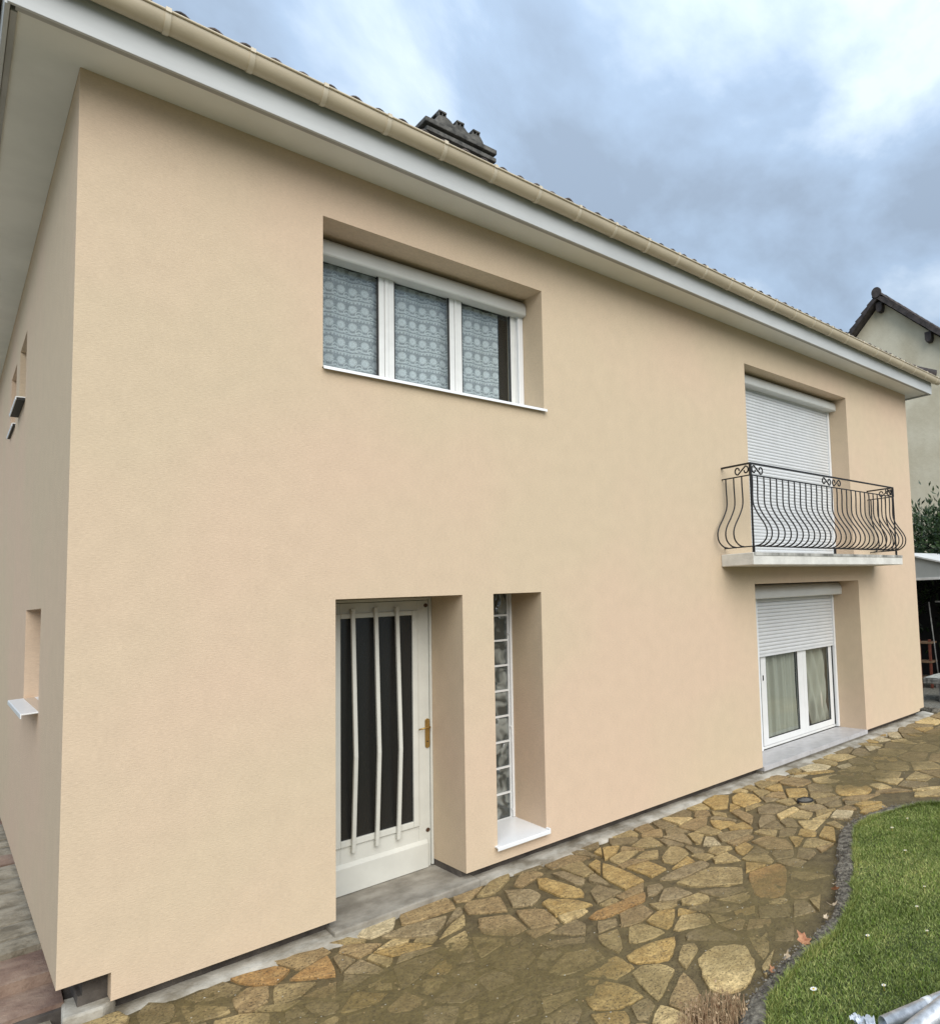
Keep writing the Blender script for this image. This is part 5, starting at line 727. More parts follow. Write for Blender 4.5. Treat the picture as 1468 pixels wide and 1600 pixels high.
# ---- upper right: balcony door behind a closed roller shutter
SY = .34
bd = frame_obj('balcony_door', [(8.715,8.764,SY-.028,SY+.03,2.44,4.76),(6.291,6.34,SY-.028,SY+.03,2.44,4.76),(6.34,8.715,SY+.018,SY+.03,2.44,2.50),(6.34,8.715,SY+.018,SY+.03,4.70,4.76)], ALU, house, label='balcony door behind a closed white roller shutter')
shutter_box(6.291, 8.764, .185, .40, 4.745, 4.916, bd)
def slat_mesh(w, h):
    p = [(0,.0),(-.0035,.003),(-.0085,h*.30),(-.0095,h*.5),(-.0085,h*.72),(-.004,h*.90),(0,h*.93),(.006,h*.93),(.006,0)]
    return MB().prism([(y, z) for y, z in p], 'x', 0, w).mesh('slat', SLAT, 50)
sh_ = empty('roller_shutter', (0,0,0)); sh_.parent = house; sh_.matrix_parent_inverse = world_of(house).inverted()
bk = MB().box(6.34, 8.715, SY+.012, SY+.016, 2.45, 4.745).build('shutter_backing', TRIM, bd)
sm_ = slat_mesh(8.712-6.343, .0445); z = 2.452
while z < 4.74: put('slat', sm_, sh_, (6.343, SY, z)); z += .0445
sh_['label'] = 'closed white roller shutter over the balcony door'
MB().box(6.291, 8.764, SY-.02, SY+.5, 2.405, 2.448).build('threshold', SILLT, bd)

# balcony slab
bs = MB().box(5.69, 9.37, -.50, .0-.003, 2.285, 2.43).build('balcony', SLABC, house, bevel=.008); bs['label'] = 'pale concrete balcony slab with grimy edge'
MB().box(6.29, 8.765, .001, .60, 2.28, 2.402).build('balcony_slab_root', SLABC, house)
STN = mat('grime', (0.10,0.10,0.09), .9, c2=(0.40,0.39,0.36), vscale=11)
MB().box(5.70, 9.36, -.507, -.5005, 2.395, 2.428).build('grimy_edge', mat('balcony_edge_grime', (0.16,0.16,0.145), .9, c2=(0.54,0.53,0.49), vscale=5, stretch=(1,1,.3)), bs)

# railing
RY, RXA, RXB = -.45, 5.76, 9.27
rl = empty('balcony_railing', (RXA, RY, 2.43)); rl.parent = house; rl.matrix_parent_inverse = world_of(house).inverted(); rl['label'] = 'black wrought iron railing with bellied bars'
def bar(s, a, b, r): s.tube([a, b], r, 4); return s
zt, zm, zl = 3.485, 3.345, 2.505
hr = MB()
for z_, hh, ww in ((zt, .010, .024), (zm, .007, .014), (zl, .007, .014)):
    hr.box(RXA-ww/2, RXB+ww/2, RY-ww/2, RY+ww/2, z_-hh, z_+hh)
    hr.box(RXA-ww/2, RXA+ww/2, RY+ww/2+.001, .0, z_-hh, z_+hh); hr.box(RXB-ww/2, RXB+ww/2, RY+ww/2+.001, .0, z_-hh, z_+hh)
hr.build('rail', IRON, rl, bevel=.002)
for x_ in (RXA, (RXA+RXB)/2, RXB):
    pm = MB().box(x_-.011, x_+.011, RY-.013, RY+.013, 2.43, zl-.008)
    if x_ != (RXA+RXB)/2: pm.box(x_-.013, x_+.013, RY-.013, RY+.013, zm, zt-.011).box(x_-.009, x_+.009, RY-.009, RY+.009, zl+.008, zm)
    pm.build('post', IRON, rl)
BPROF = [(0,zm),(0.0,3.25),(.002,3.18),(-.004,3.10),(-.018,3.02),(-.006,2.96),(.05,2.90),(.115,2.83),(.158,2.77),(.180,2.71),(.182,2.66),(.165,2.60),(.125,2.545),(.07,2.512),(.0,zl)]
# smooth belly: hermite through the profile
def smooth(P, n=26):
    P = [Vector((a, 0, b)) for a, b in P]; out = []
    k = len(P)-1
    for i in range(n+1):
        t = i/n*k; j = min(int(t), k-1); f = t-j
        p0, p1, p2, p3 = P[max(j-1,0)], P[j], P[j+1], P[min(j+2,k)]
        out.append(.5*((2*p1)+(-p0+p2)*f+(2*p0-5*p1+4*p2-p3)*f*f+(-p0+3*p1-3*p2+p3)*f**3))
    return out
bc = smooth([(0,zm),(0,3.22),(-.006,3.10),(.004,2.99),(.07,2.87),(.15,2.76),(.185,2.67),(.165,2.58),(.085,2.52),(0,zl)])
def baluster(dirv):
    return MB().tube([(dirv[0]*p.x, dirv[1]*p.x, p.z) for p in bc], .0095, 6).mesh('baluster', IRON, True)
bf, bl, br = baluster((0,-1)), baluster((-1,0)), baluster((1,0))
nb = 28
for i in range(nb+1):
    x_ = RXA+(RXB-RXA)*(i+.0)/nb
    if 0 < i < nb: put('baluster', bf, rl, (x_, RY, 0))
    else: put('baluster', bf, rl, (x_+(.03 if i == 0 else -.03), RY, 0))
for k in range(1, 4):
    y_ = RY+.012+k*.125
    put('baluster', bl, rl, (RXA, y_, 0)); put('baluster', br, rl, (RXB, y_, 0))
def scroll_pts(flip):
    """S scroll lying between the two upper rails; local x 0..0.23"""
    zc = (zt+zm)/2; A = []
    for i in range(19):
        a = i/18; th = math.pi/2+(1-a)*math.pi*1.55; r = .020+.030*a
        A.append((.052+r*math.cos(th), 0, zc-.004+r*math.sin(th)))
    W_ = .225; o = A+[(W_-p[0], 0, 2*zc-p[2]) for p in A][::-1]
    return [((W_-p[0]) if flip else p[0], 0, p[2]) for p in o]
def scroll(at, axis, flip):
    P = scroll_pts(flip); s = MB(); s.tube([((p[0], 0, p[2]) if axis == 'x' else (0, p[0], p[2])) for p in P], .0092, 6)
    return put('scroll', s.mesh('scroll', IRON, True), rl, at)
mx_ = (RXA+RXB)/2
scroll((RXA+.018, RY, 0), 'x', False); scroll((mx_-.235, RY, 0), 'x', False); scroll((mx_+.012, RY, 0), 'x', True); scroll((RXB-.24, RY, 0), 'x', False)
scroll((RXA, RY+.02, 0), 'y', False); scroll((RXB, RY+.02, 0), 'y', False)

# ---- ground floor window under the balcony
GY_ = .52
gw = frame_obj('window', [(6.311,6.87,GY_-.01,GY_+.06,-.19,1.93),(8.805,8.846,GY_-.01,GY_+.06,-.19,1.93),(6.87,8.805,GY_+.002,GY_+.06,-.19,-.155),(6.87,8.805,GY_,GY_+.06,1.86,1.93)], PVC, house, label='ground floor sliding window below the balcony')
def gsash(x0, x1, yo, st=.075):
    o = frame_obj('sash', [(x0,x0+st,yo-.012,yo+.03,-.150,1.86),(x1-st,x1,yo-.012,yo+.03,-.150,1.86),(x0+st,x1-st,yo-.012,yo+.03,-.150,-.065),(x0+st,x1-st,yo-.012,yo+.03,1.80,1.86)], WHITE, gw)
    MB().box(x0+st, x1-st, yo+.008, yo+.014, -.065, 1.80).build('pane', GLASS, gw)
    s = MB()
    for q in ((x0+st,x0+st+.012,-.065,1.8),(x1-st-.012,x1-st,-.065,1.8),(x0+st+.012,x1-st-.012,-.065,-.053)): s.box(q[0],q[1],yo-.003,yo+.0075,q[2],q[3])
    s.build('gasket', GASKET, gw)
gsash(6.985, 8.005, GY_+.010, .13); gsash(8.007, 8.79, GY_+.010, .085)
MB().box(6.925, 6.983, GY_-.012, GY_+.0, -.15, 1.12).build('seal', GASKET, gw)
MB().box(8.79, 8.804, GY_-.012, GY_+.04, -.15, 1.86).build('seal', GASKET, gw)
MB().box(7.03, 7.044, GY_-.012, GY_-.003, .74, .81).build('lock', GASKET, gw)
frame_obj('guide_rail', [(8.805,8.848,GY_-.060,GY_-.012,-.185,1.88)], ALU, gw); frame_obj('guide_rail', [(6.87,6.915,GY_-.060,GY_-.012,-.185,1.88)], ALU, gw)
shutter_box(6.311, 8.847, .30, GY_+.0, 1.865, 2.066, gw)
gs = empty('roller_shutter', (0,0,0)); gs.parent = house; gs.matrix_parent_inverse = world_of(house).inverted(); gs['label'] = 'half lowered white roller shutter of the ground floor window'
g_m = slat_mesh(8.803-6.90, .0510); z = 1.098
while z < 1.86: put('slat', g_m, gs, (6.90, GY_-.032, z)); z += .0510
MB().box(6.90, 8.803, GY_-.040, GY_-.022, 1.068, 1.098).build('end_slat', SLAT, gs)
MB().box(6.90, 8.803, GY_-.026, GY_-.022, 1.09, 1.9).build('shutter_backing', TRIM, gw)
for i, (a, b) in enumerate(((6.31,7.31),(7.314,8.28),(8.284,8.85))):
    MB().box(a, b, -.022, GY_-.012, -.255, -.196).build('sill_tile', SILLT, gw, bevel=.003)
MB().box(6.31, 8.848, .02, .78, -.5, -.256).build('sill_base', CONC, gw)
# voile curtains
def voile1(u, v):
    x = 7.10+u*.80; q_ = 1.6*math.sin(v*1.7+.4); y = .60+.034*math.sin(u*24+q_)+.020*math.sin(u*51+2.1*v*v*3-q_)+.008*math.sin(u*97+v*5); z = -.12+v*2.0
    return (x-7.1, y-.6, z+.12)
tag(MB().sheet(voile1, 90, 16).build('voile_curtain', VOILE, None, True, loc=(7.1,.615,-.12)), 'sheer pleated curtain hanging straight behind the left sash of the ground floor window', 'curtain', 'sheer curtains of the ground floor window')
def voile2(u, v):
    # swept aside: tied towards the right at mid height, falling open to the lower left
    z = v*1.98; h = v*1.98/1.2
    bell = math.exp(-((h-.30)/.30)**2)
    x0 = .0+.26*(1-h if h < 1 else 0)*(1-.2*bell); x1 = .70-.10*bell
    x = x0+(x1-x0)*u; d = .055*math.sin(math.pi*u)*bell
    f = .030*math.sin(u*17+h*5.5)+.014*math.sin(u*37-h*8)
    return (x, -.02-d+f, z)
tag(MB().sheet(voile2, 60, 30).build('voile_curtain', VOILE, None, True, loc=(8.09,.64,-.12)), 'sheer curtain swept aside and billowing behind the right sash of the ground floor window', 'curtain', 'sheer curtains of the ground floor window')
def voile3(u, v): return (.02+.50*u*(1-.3*v), .02*math.sin(u*26+v*3), v*1.2)
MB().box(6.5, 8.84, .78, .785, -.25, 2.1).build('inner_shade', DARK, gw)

# ---- front door
DY = .572
dr = frame_obj('door', [(1.50,1.66,DY,DY+.05,-.262,2.03),(2.285,2.385,DY,DY+.05,-.262,2.03),(1.66,2.285,DY,DY+.05,1.915,2.03),(1.66,2.285,DY,DY+.05,-.262,.135)], DOORW, house, bev=.003, label='white front door with three bent bars over dark glass')
frame_obj('door_frame', [(2.387,2.406,DY-.02,DY+.08,-.25,2.058),(1.429,1.498,DY-.02,DY+.08,-.25,2.058),(1.498,2.387,DY-.01,DY+.08,2.034,2.058)], DOORW, dr)
frame_obj('glass_bead', [(2.238,2.284,DY-.016,DY+.010,.100,1.945),(1.60,1.66,DY-.016,DY+.010,.100,1.945),(1.66,2.238,DY-.016,DY+.010,1.905,1.945),(1.66,2.238,DY-.016,DY+.010,.100,.150)], DOORW, dr, .005)
MB().box(1.66, 2.24, DY+.012, DY+.018, .13, 1.93).build('glass_panel', FROST, dr)
MB().prism([(DY-.001,-.258),(DY-.030,-.258),(DY-.030,-.055),(DY-.006,-.030),(DY-.001,-.025)], 'x', 1.53, 2.352).build('kick_panel', DOORW, dr, bevel=.003)
for xa in (1.745, 1.925, 2.098):
    s = MB(); pts = [(DY-.030, 1.985), (DY-.085, .80), (DY-.030, .048)]
    out = [(y-.014, z) for y, z in pts]; inn = [(y+.014, z) for y, z in pts]
    s.prism(out+inn[::-1], 'x', xa-.013, xa+.016)
    s.box(xa-.012, xa+.014, DY-.03, DY-.001, 1.945, 1.975); s.box(xa-.012, xa+.014, DY-.03, DY-.001, .055, .085)
    s.build('bar', DOORW, dr, bevel=.003)
hp = MB(); 
plate = [(2.364+.020*math.cos(math.pi*k/8), .975+.022*math.sin(math.pi*k/8)) for k in range(9)]+[(2.364-.020*math.cos(math.pi*k/8), .765-.022*math.sin(math.pi*k/8)) for k in range(9)]
hpl = hp.prism(plate, 'y', DY-.010, DY-.001).build('handle_plate', BRASS, dr, bevel=.002)
MB().tube([(2.364,DY-.006,.925),(2.364,DY-.050,.925)], .009, 10).tube([(2.370,DY-.050,.925),(2.33,DY-.056,.925),(2.27,DY-.054,.921)], [.009,.008,.007], 10).build('handle', BRASS, dr, True)
for z_ in (1.985, .046): MB().tube([(2.362,DY-.004,z_),(2.362,DY+.002,z_)], .0175, 16).build('plug', BROWN, dr)
MB().tube([(2.364,DY-.011,.80),(2.364,DY-.009,.80)], .007, 10).build('keyhole', GASKET, dr)
th_ = MB().box(1.40, 2.50, -.06, .70, -.40, -.262).build('doorstep', CONC, house, bevel=.012); th_['label'] = 'grey concrete doorstep'
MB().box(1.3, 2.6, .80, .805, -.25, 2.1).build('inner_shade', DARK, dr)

# ---- glass block window
BY = .533
gbm = bpy.data.materials.new('glass_block'); gbm.use_nodes = True; t = gbm.node_tree; b = t.nodes['Principled BSDF']
b.inputs['Base Color'].default_value = (0.10, 0.12, 0.115, 1); b.inputs['Roughness'].default_value = .06; b.inputs['Specular IOR Level'].default_value = .9; b.inputs['Coat Weight'].default_value = .6
tcn = N(t, 'ShaderNodeTexCoord'); mp_ = N(t, 'ShaderNodeMapping'); mp_.inputs['Scale'].default_value = (1, 1, 1)
nn_ = N(t, 'ShaderNodeTexNoise', i_Scale=7.0, i_Detail=1.5, i_Distortion=1.0); g_ = N(t, 'ShaderNodeNewGeometry'); t.links.new(g_.outputs['Position'], nn_.inputs['Vector'])
rp_ = N(t, 'ShaderNodeValToRGB'); rp_.color_ramp.elements[0].position = .45; rp_.color_ramp.elements[1].position = .62; rp_.color_ramp.elements[0].color = (0.045,0.055,0.052,1); rp_.color_ramp.elements[1].color = (0.26,0.28,0.26,1)
t.links.new(nn_.outputs['Fac'], rp_.inputs[0]); t.links.new(rp_.outputs[0], b.inputs['Base Color'])
bp_ = N(t, 'ShaderNodeBump', i_Strength=1.0, i_Distance=.03); t.links.new(nn_.outputs['Fac'], bp_.inputs['Height']); t.links.new(bp_.outputs[0], b.inputs['Normal'])
gf = empty('glass_block_window', (2.93, BY, -.05)); gf.parent = house; gf.matrix_parent_inverse = world_of(house).inverted(); gf['label'] = 'narrow column of nine glass blocks'
# mortar grid
grd = MB(); x0_, x1_ = 2.70, 3.172
for i in range(10): grd.box(x0_, x1_, BY-.004, BY+.075, -.052+i*.2385-.009, -.052+i*.2385+.009)
for i in range(9): grd.box(x1_-.034, x1_, BY-.004, BY+.075, -.043+i*.2385, -.052+(i+1)*.2385-.009); grd.box(x0_, x0_+.03, BY-.004, BY+.075, -.043+i*.2385, -.052+(i+1)*.2385-.009)
grd.build('joint_grid', WHITE, gf)
ds = MB().box(0, .402, .0, .06, 0, .2165)
dm = ds.mesh('glass_block', gbm)
# dished faces: subdivide the front so the glass has relief
def blk():
    s = MB(); w_, h_ = .405, .2205
    def fn(u, v):
        e = min(u, 1-u, v*.545+.0, (1-v)*.545)*w_
        d = .012 if e < .012 else .0+(.012-.012*min(1, (e-.012)/.03))
        return (u*w_, .006+ (0 if e > .01 else .006)+.003*math.sin(u*9+v*4)*(1 if e > .03 else 0), v*h_)
    s.sheet(fn, 24, 14); return s.mesh('glass_block', gbm, True)
dm = blk()
for i in range(9): put('glass_block', dm, gf, (x0_+.031, BY, -.043+i*.2385))
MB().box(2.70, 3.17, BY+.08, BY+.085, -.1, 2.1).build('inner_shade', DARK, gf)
MB().box(3.150, 3.171, BY-.030, BY-.005, -.045, 2.059).build('trim', ALU, gf)
for z_ in (1.67, .79, .02): MB().box(3.140, 3.150, BY-.03, BY-.012, z_, z_+.012).build('clip', ALU, gf)
MB().prism([(BY-.006,-.048),(-.050,-.066),(-.056,-.070),(-.056,-.098),(-.049,-.098),(-.049,-.078),(BY-.006,-.060)], 'x', 2.662, 3.182).build('sill', ALU, gf, bevel=.002)
MB().box(3.165, 3.182, -.054, .0-.002, -.070, -.052).build('sill_end', ALU, gf)

# ---- side openings of the left wall
def side_window(y0, y1, z0, z1, label, pr_=.085, dark=False):
    o = frame_obj('window', [(.36,.42,y0,y0+.06,z0,z1),(.36,.42,y1-.06,y1,z0,z1),(.36,.42,y0+.06,y1-.06,z0,z0+.06),(.36,.42,y0+.06,y1-.06,z1-.06,z1)], PVC, house, label=label)
    MB().box(.38, .386, y0+.06, y1-.06, z0+.06, z1-.06).build('pane', FROST, o)
    p = [(.36,z0+.012),(-pr_,z0-.006),(-pr_-.005,z0-.010),(-pr_-.005,z0-.040),(-pr_+.002,z0-.040),(-pr_+.002,z0-.016),(.36,z0+.001)]
    if dark: MB().box(-pr_+.004, -.002, y0-.015, y1+.015, z0-.036, z0-.018).build('sill_shade', GASKET, o)  # black box standing in for the shade under the sill
    MB().prism([(a, b) for a, b in p], 'y', y0-.02, y1+.02).build('sill', ALU, o, bevel=.002)
side_window(1.45, 2.72, 1.36, 2.083, 'small lower side window with projecting white sill')
side_window(3.55, 4.35, 4.08, 4.72, 'nearer upper side window', .060, True); side_window(4.82, 5.6, 4.08, 4.72, 'farther upper side window', .022, True)

# ================================================================== things around the house
# slabs along the left wall
LS = mat('grey_slab_stone', (0.14,0.12,0.085), .9, c2=(0.32,0.285,0.22), vscale=7, bump=.8, bscale=18, bdetail=6, dist=.02)
RS = mat('reddish_slab_stone', (0.16,0.10,0.075), .9, c2=(0.28,0.20,0.15), vscale=6, bump=.7, bscale=18, bdetail=6, dist=.02)
lp = MB().box(-2.6, .105, .20, 9.8, -.5, -.235).build('side_path', FOUND); set_attr(lp.data, 'mud', [.3]*len(lp.data.vertices)); tag(lp, kind='structure')
def slab(x0, x1, y0, y1, zt_, m, name='slab', parent=None, th=.07):
    s = MB(); nx, ny = 8, 3; sk = random.uniform(-.04, .04)
    def fn(u, v):
        jx = .018*(float(vnoise(x0+u*(x1-x0), y0+v, 14, 51))-.5); e = 1 if min(u, 1-u) < .01 or min(v, 1-v) < .01 else 0
        x = x0+(x1-x0)*u+(.03*(float(vnoise(v*3+x0*7, y0*5, 3, 52))-.5) if e else 0); y = y0+(y1-y0)*v+sk*(u-.5)+(.035*(float(vnoise(u*5+x0, y0*3+v*9, 3, 53))-.5) if e else 0)
        return (x, y, zt_-(.014 if e else 0)+.012*(float(vnoise(x, y, 6, 54))-.5))
    s.sheet(fn, nx, ny); top = list(s.v); n = len(top); w_ = nx+1
    rim = [i for i in range(w_)]+[w_*(j+1)+nx for j in range(ny)]+[w_*ny+nx-1-i for i in range(nx)]+[w_*(ny-1-j) for j in range(ny-1)]
    for i in rim: s.v.append((top[i][0], top[i][1], zt_-th))
    for k in range(len(rim)):
        k2 = (k+1) % len(rim); s.f.append((rim[k], n+k, n+k2, rim[k2]))
    return put(name, s.mesh(name, m), parent)
y = 1.02; r_ = 0
while y < 9.5:
    d_ = random.uniform(.24, .44); x = .10-random.uniform(0, .02)
    while x > -2.4:
        w_ = random.uniform(.45, .95)
        slab(x-w_+.02, x, y, y+d_-.025, -.085+random.uniform(-.012,.012), LS if random.random() < .85 else RS, 'slab', lp)
        x -= w_
    y += d_; r_ += 1
# reddish steps at the corner
for (x0, x1, y0, y1, z_, m_, lb) in ((-1.2,.10,.60,1.01,-.125,RS,'reddish brown slab lying against the house corner'),(-1.3,.06,.22,.60,-.195,RS,'broad reddish slab nearest the house corner'),(-1.5,.0,-.14,.22,-.255,LS,'grey slab below the reddish slabs at the house corner'),(-1.3,.0,-.5,-.14,-.29,LS,'flat grey slab at the left end of the stone path')):
    o = slab(x0, x1, y0, y1, z_, m_, 'stone_slab', None, .16); tag(o, lb, 'slab', 'slabs stepping down at the house corner')
# cement block in the notch
cbk = MB().prism([(.03,.02),(.20,.0),(.262,.05),(.255,.26),(.05,.30)], 'z', -.42, -.218).build('cement_block', WCEM, bevel=.015)
tag(cbk, 'pale cement lump in the notch under the left front corner of the house', 'block')
MB_ = MB().prism([(.0,-.32),(.18,-.30),(.30,-.12),(.27,.02),(.05,.02),(-.05,-.1)], 'z', -.42, -.275).build('stone_slab', STONE['b'], bevel=.012); set_attr(MB_.data, 'mud', [.1]*len(MB_.data.vertices))
tag(MB_, 'mossy beige stone in front of the cement lump', 'slab', 'slabs stepping down at the house corner')

# drain cover
dc = empty('drain_cover', (5.77, -1.0, -.302), 'small round dark drain cover set in the stone path', 'drain')
s = MB()
for i in range(24):
    a = 2*math.pi*i/24; b_ = 2*math.pi*(i+1)/24
    s.quad((5.77+.088*math.cos(a),-1.0+.088*math.sin(a),-.294),(5.77+.088*math.cos(b_),-1.0+.088*math.sin(b_),-.294),(5.77+.078*math.cos(b_),-1.0+.078*math.sin(b_),-.294),(5.77+.078*math.cos(a),-1.0+.078*math.sin(a),-.294))
    s.quad((5.77+.088*math.cos(a),-1.0+.088*math.sin(a),-.32),(5.77+.088*math.cos(b_),-1.0+.088*math.sin(b_),-.32),(5.77+.088*math.cos(b_),-1.0+.088*math.sin(b_),-.294),(5.77+.088*math.cos(a),-1.0+.088*math.sin(a),-.294))
s.build('rim', DARK, dc)
s = MB()
for i in range(5):
    q = -.056+i*.028; hw = math.sqrt(max(0, .078**2-q*q)); s.box(5.77-hw, 5.77+hw, -1.0+q-.008, -1.0+q+.008, -.304, -.297)
s.build('grate', CHIM, dc); MB().box(5.70, 5.84, -1.07, -.93, -.309, -.307).build('pit', DARK, dc)

# fallen leaves on the edging
LEAFM = mat('dry_leaf', (0.26,0.10,0.045), .7, c2=(0.44,0.22,0.11), vscale=40)
LEAFP = mat('pale_dry_leaf', (0.45,0.33,0.20), .7, c2=(0.62,0.52,0.38), vscale=40)
def leaf(x, y, z, r, rz, m, label, curl=.25):
    s = MB(); out = []
    for k in range(12):
        a = 2*math.pi*k/12; q = r*(1 if k % 2 == 0 else .62)*(1.15 if k in (0,) else 1); out.append((q*math.cos(a), q*.75*math.sin(a), curl*q*abs(math.cos(a))+random.uniform(0, .006)))
    s.v = [(0,0,.0)]+out; s.f = [(0, 1+k, 1+(k+1) % 12) for k in range(12)]
    s.tube([(-r*.9,0,.004),(-r*1.7,.006,.012)], .0012, 4)
    o = put('fallen_leaf', s.mesh('fallen_leaf', m)); o.location = (x, y, z); o.rotation_euler = (random.uniform(-.5,.5), random.uniform(-.5,.5), rz)
    so_ = o.modifiers.new('t', 'SOLIDIFY'); so_.thickness = .0008
    return tag(o, label, 'leaf', 'dead leaves along the lawn edging')
leaf(3.96,-2.53,-.245,.050,.6,LEAFM,'orange dead leaf lying on the edging halfway along its bend',.5)
leaf(3.22,-2.76,-.245,.060,1.6,LEAFM,'large reddish dead leaf where the edging meets the muddy path',.4)
leaf(3.78,-2.62,-.27,.040,2.6,LEAFP,'pale curled dead leaf below the orange one on the edging',.6)
leaf(3.62,-2.66,-.285,.028,3.6,LEAFP,'small cream dead leaf in the gutter beside the edging',.6)
leaf(3.02,-2.77,-.275,.035,.2,LEAFP,'pale dead leaf standing on edge near the big cream stone',1.0)
leaf(2.88,-2.77,-.285,.028,1.2,LEAFM,'small brown dead leaf at the near end of the edging',.8)
leaf(4.12,-2.42,-.285,.020,2.2,LEAFP,'tiny cream dead leaf against the path side of the edging',.5)

# daisies in the lawn
PET = mat('petal_white', (0.75,0.75,0.72), .6); YEL = mat('daisy_yellow', (0.6,0.42,0.05), .6)
def daisy():
    s = MB()
    for k in range(9):
        a = 2*math.pi*k/9; c_, d_ = math.cos(a), math.sin(a)
        s.quad((.003*c_-.002*d_,.003*d_+.002*c_,.03),(.003*c_+.002*d_,.003*d_-.002*c_,.03),(.012*c_+.003*d_,.012*d_-.003*c_,.032),(.012*c_-.003*d_,.012*d_+.003*c_,.032))
    return s.mesh('petals', PET)
dmesh = daisy(); dcen = MB().tube([(0,0,0),(0,0,.0295)], .001, 4).tube([(0,0,.0295),(0,0,.034)], .004, 8).mesh('centre', YEL)
for (x, y, r) in ((5.30,-2.29,1.2),(4.9,-2.62,1.0),(5.62,-2.28,.9),(4.02,-3.15,.9),(3.47,-3.08,1.1),(2.77,-3.14,1.6),(3.05,-3.42,1.0),(6.2,-2.55,1.0),(4.35,-3.05,.8),(3.75,-3.35,.8)):
    e_ = empty('daisy', (x, y, float(lz(np.array([x]), np.array([y]))[0])+.008), 'tiny white daisy flower dotted in the short lawn grass', 'flower', 'daisies in the lawn'); e_.scale = (r, r, 1)
    for nm, me_ in (('petals', dmesh), ('centre', dcen)):
        o = bpy.data.objects.new(nm, me_); col.objects.link(o); o.parent = e_

# dry stems at the bottom edge
DRY = mat('dry_stem', (0.20,0.11,0.055), .8, c2=(0.46,0.34,0.20), vscale=30)
s = MB()
for k in range(420):
    a = random.uniform(0, 2*math.pi); q = random.random()**.5; x = 2.33+.20*q*math.cos(a); y = -2.79+.17*q*math.sin(a); h = random.uniform(.05, .15)*(1.15-.4*q)
    lx, ly = random.uniform(-.03,.03), random.uniform(-.03,.03)
    s.tube([(x,y,-.32),(x+lx*.4,y+ly*.4,-.32+h*.6),(x+lx,y+ly,-.32+h)], [.0022,.0017,.0008], 3, False)
for k in range(200):
    x = 2.33+random.gauss(0,.10); y = -2.79+random.gauss(0,.08); z_ = -.31+random.uniform(.01,.09); r = random.uniform(.006,.014); a = random.uniform(0,6.28)
    s.quad((x,y,z_),(x+r*math.cos(a),y+r*math.sin(a),z_+r*.5),(x+1.6*r*math.cos(a+.5),y+1.6*r*math.sin(a+.5),z_+r),(x+r*math.cos(a+1.1),y+r*math.sin(a+1.1),z_+r*.4))
tag(s.build('dry_plant', DRY), 'clump of dead brown stems at the end of the lawn edging', 'plant', kind='stuff')

# galvanised pipes on the lawn
def pipe(a, b, r, th, label, grp='galvanised pipes on the lawn'):
    a, b = Vector(a), Vector(b); e_ = empty('pipe', tuple(a-Vector((0,0,r))), label, 'pipe', grp)
    d = (b-a).normalized(); u = d.orthogonal().normalized(); v = d.cross(u); s = MB(); n = 28
    for (rr, p) in ((r, a), (r, b), (r-th, b), (r-th, a)):
        for k in range(n): q = 2*math.pi*k/n; s.v.append(tuple(p+rr*(math.cos(q)*u+math.sin(q)*v)))
    for l in range(4):
        for k in range(n): k2 = (k+1) % n; s.f.append((l*n+k, l*n+k2, ((l+1) % 4)*n+k2, ((l+1) % 4)*n+k))
    return s.build('tube', ZINC, e_, True), e_
PA, PB, PC, PD = (2.71,-3.60,-.205), (4.95,-4.46,-.20), (2.60,-3.76,-.175), (4.95,-4.05,-.165)
p1, e1 = pipe(PA, PB, .038, .003, 'thinner galvanised pipe with its open end showing on the lawn')
p2, e2 = pipe(PC, PD, .052, .004, 'thicker galvanised pipe lying in front of the thinner one')
p3, e3 = pipe((PC[0]-.05,PC[1]-.16,-.215), (PD[0]-.1,PD[1]-.2,-.215), .036, .003, 'galvanised pipe lying nearest the camera at the lower right corner')
for (e_, c_, r) in ((e1, tuple(Vector(PA)+(Vector(PB)-Vector(PA)).normalized()*.30), .041),):
    d = (Vector(PB)-Vector(PA)).normalized(); p = Vector(c_)
    MB().tube([tuple(p-d*.02), tuple(p+d*.02)], r, 24).build('collar', ALU, e_, True)
# scrap of clear plastic
PL = mat('crumpled_plastic', (0.55,0.60,0.66), .22, 0.2, 30, bump=.6, bscale=60)
s = MB()
s.sheet(lambda u, v: (2.63+.06*u+.012*math.sin(v*9), -3.46-.10*v+.012*math.sin(u*11), -.235+.045*float(vnoise(u*5, v*5, 1, 61))+.03*float(vnoise(u*12, v*12, 1, 62))), 24, 24)
tag(s.build('plastic_scrap', PL, smooth=False), 'crumpled piece of pale plastic on the grass beside the pipe end', 'plastic')

# gravel yard on the right
GR = mat('yard_gravel', (0.10,0.095,0.075), .95, c2=(0.26,0.25,0.21), vscale=30, bump=1.0, bscale=60, dist=.02)
tag(put('yard', grid_mesh('yard', 11.35, 19, -8, 6, .1, lambda X, Y: -.292+.03*(vnoise(X, Y, 2, 71)-.5)+.02*(vnoise(X, Y, 8, 72)-.5), GR)), kind='structure')
kb = MB().sheet(lambda u, v: (11.25+.10*v+.05*math.sin(u*9), -.6+u*1.1, [-.33,-.262,-.258,-.30][int(round(v*3))]+.02*float(vnoise(u*14, v*3, 1, 73))), 24, 3).build('yard_edging', CURBM, smooth=True); tag(kb, 'low rough stone edging at the far end of the path by the house corner', 'edging')

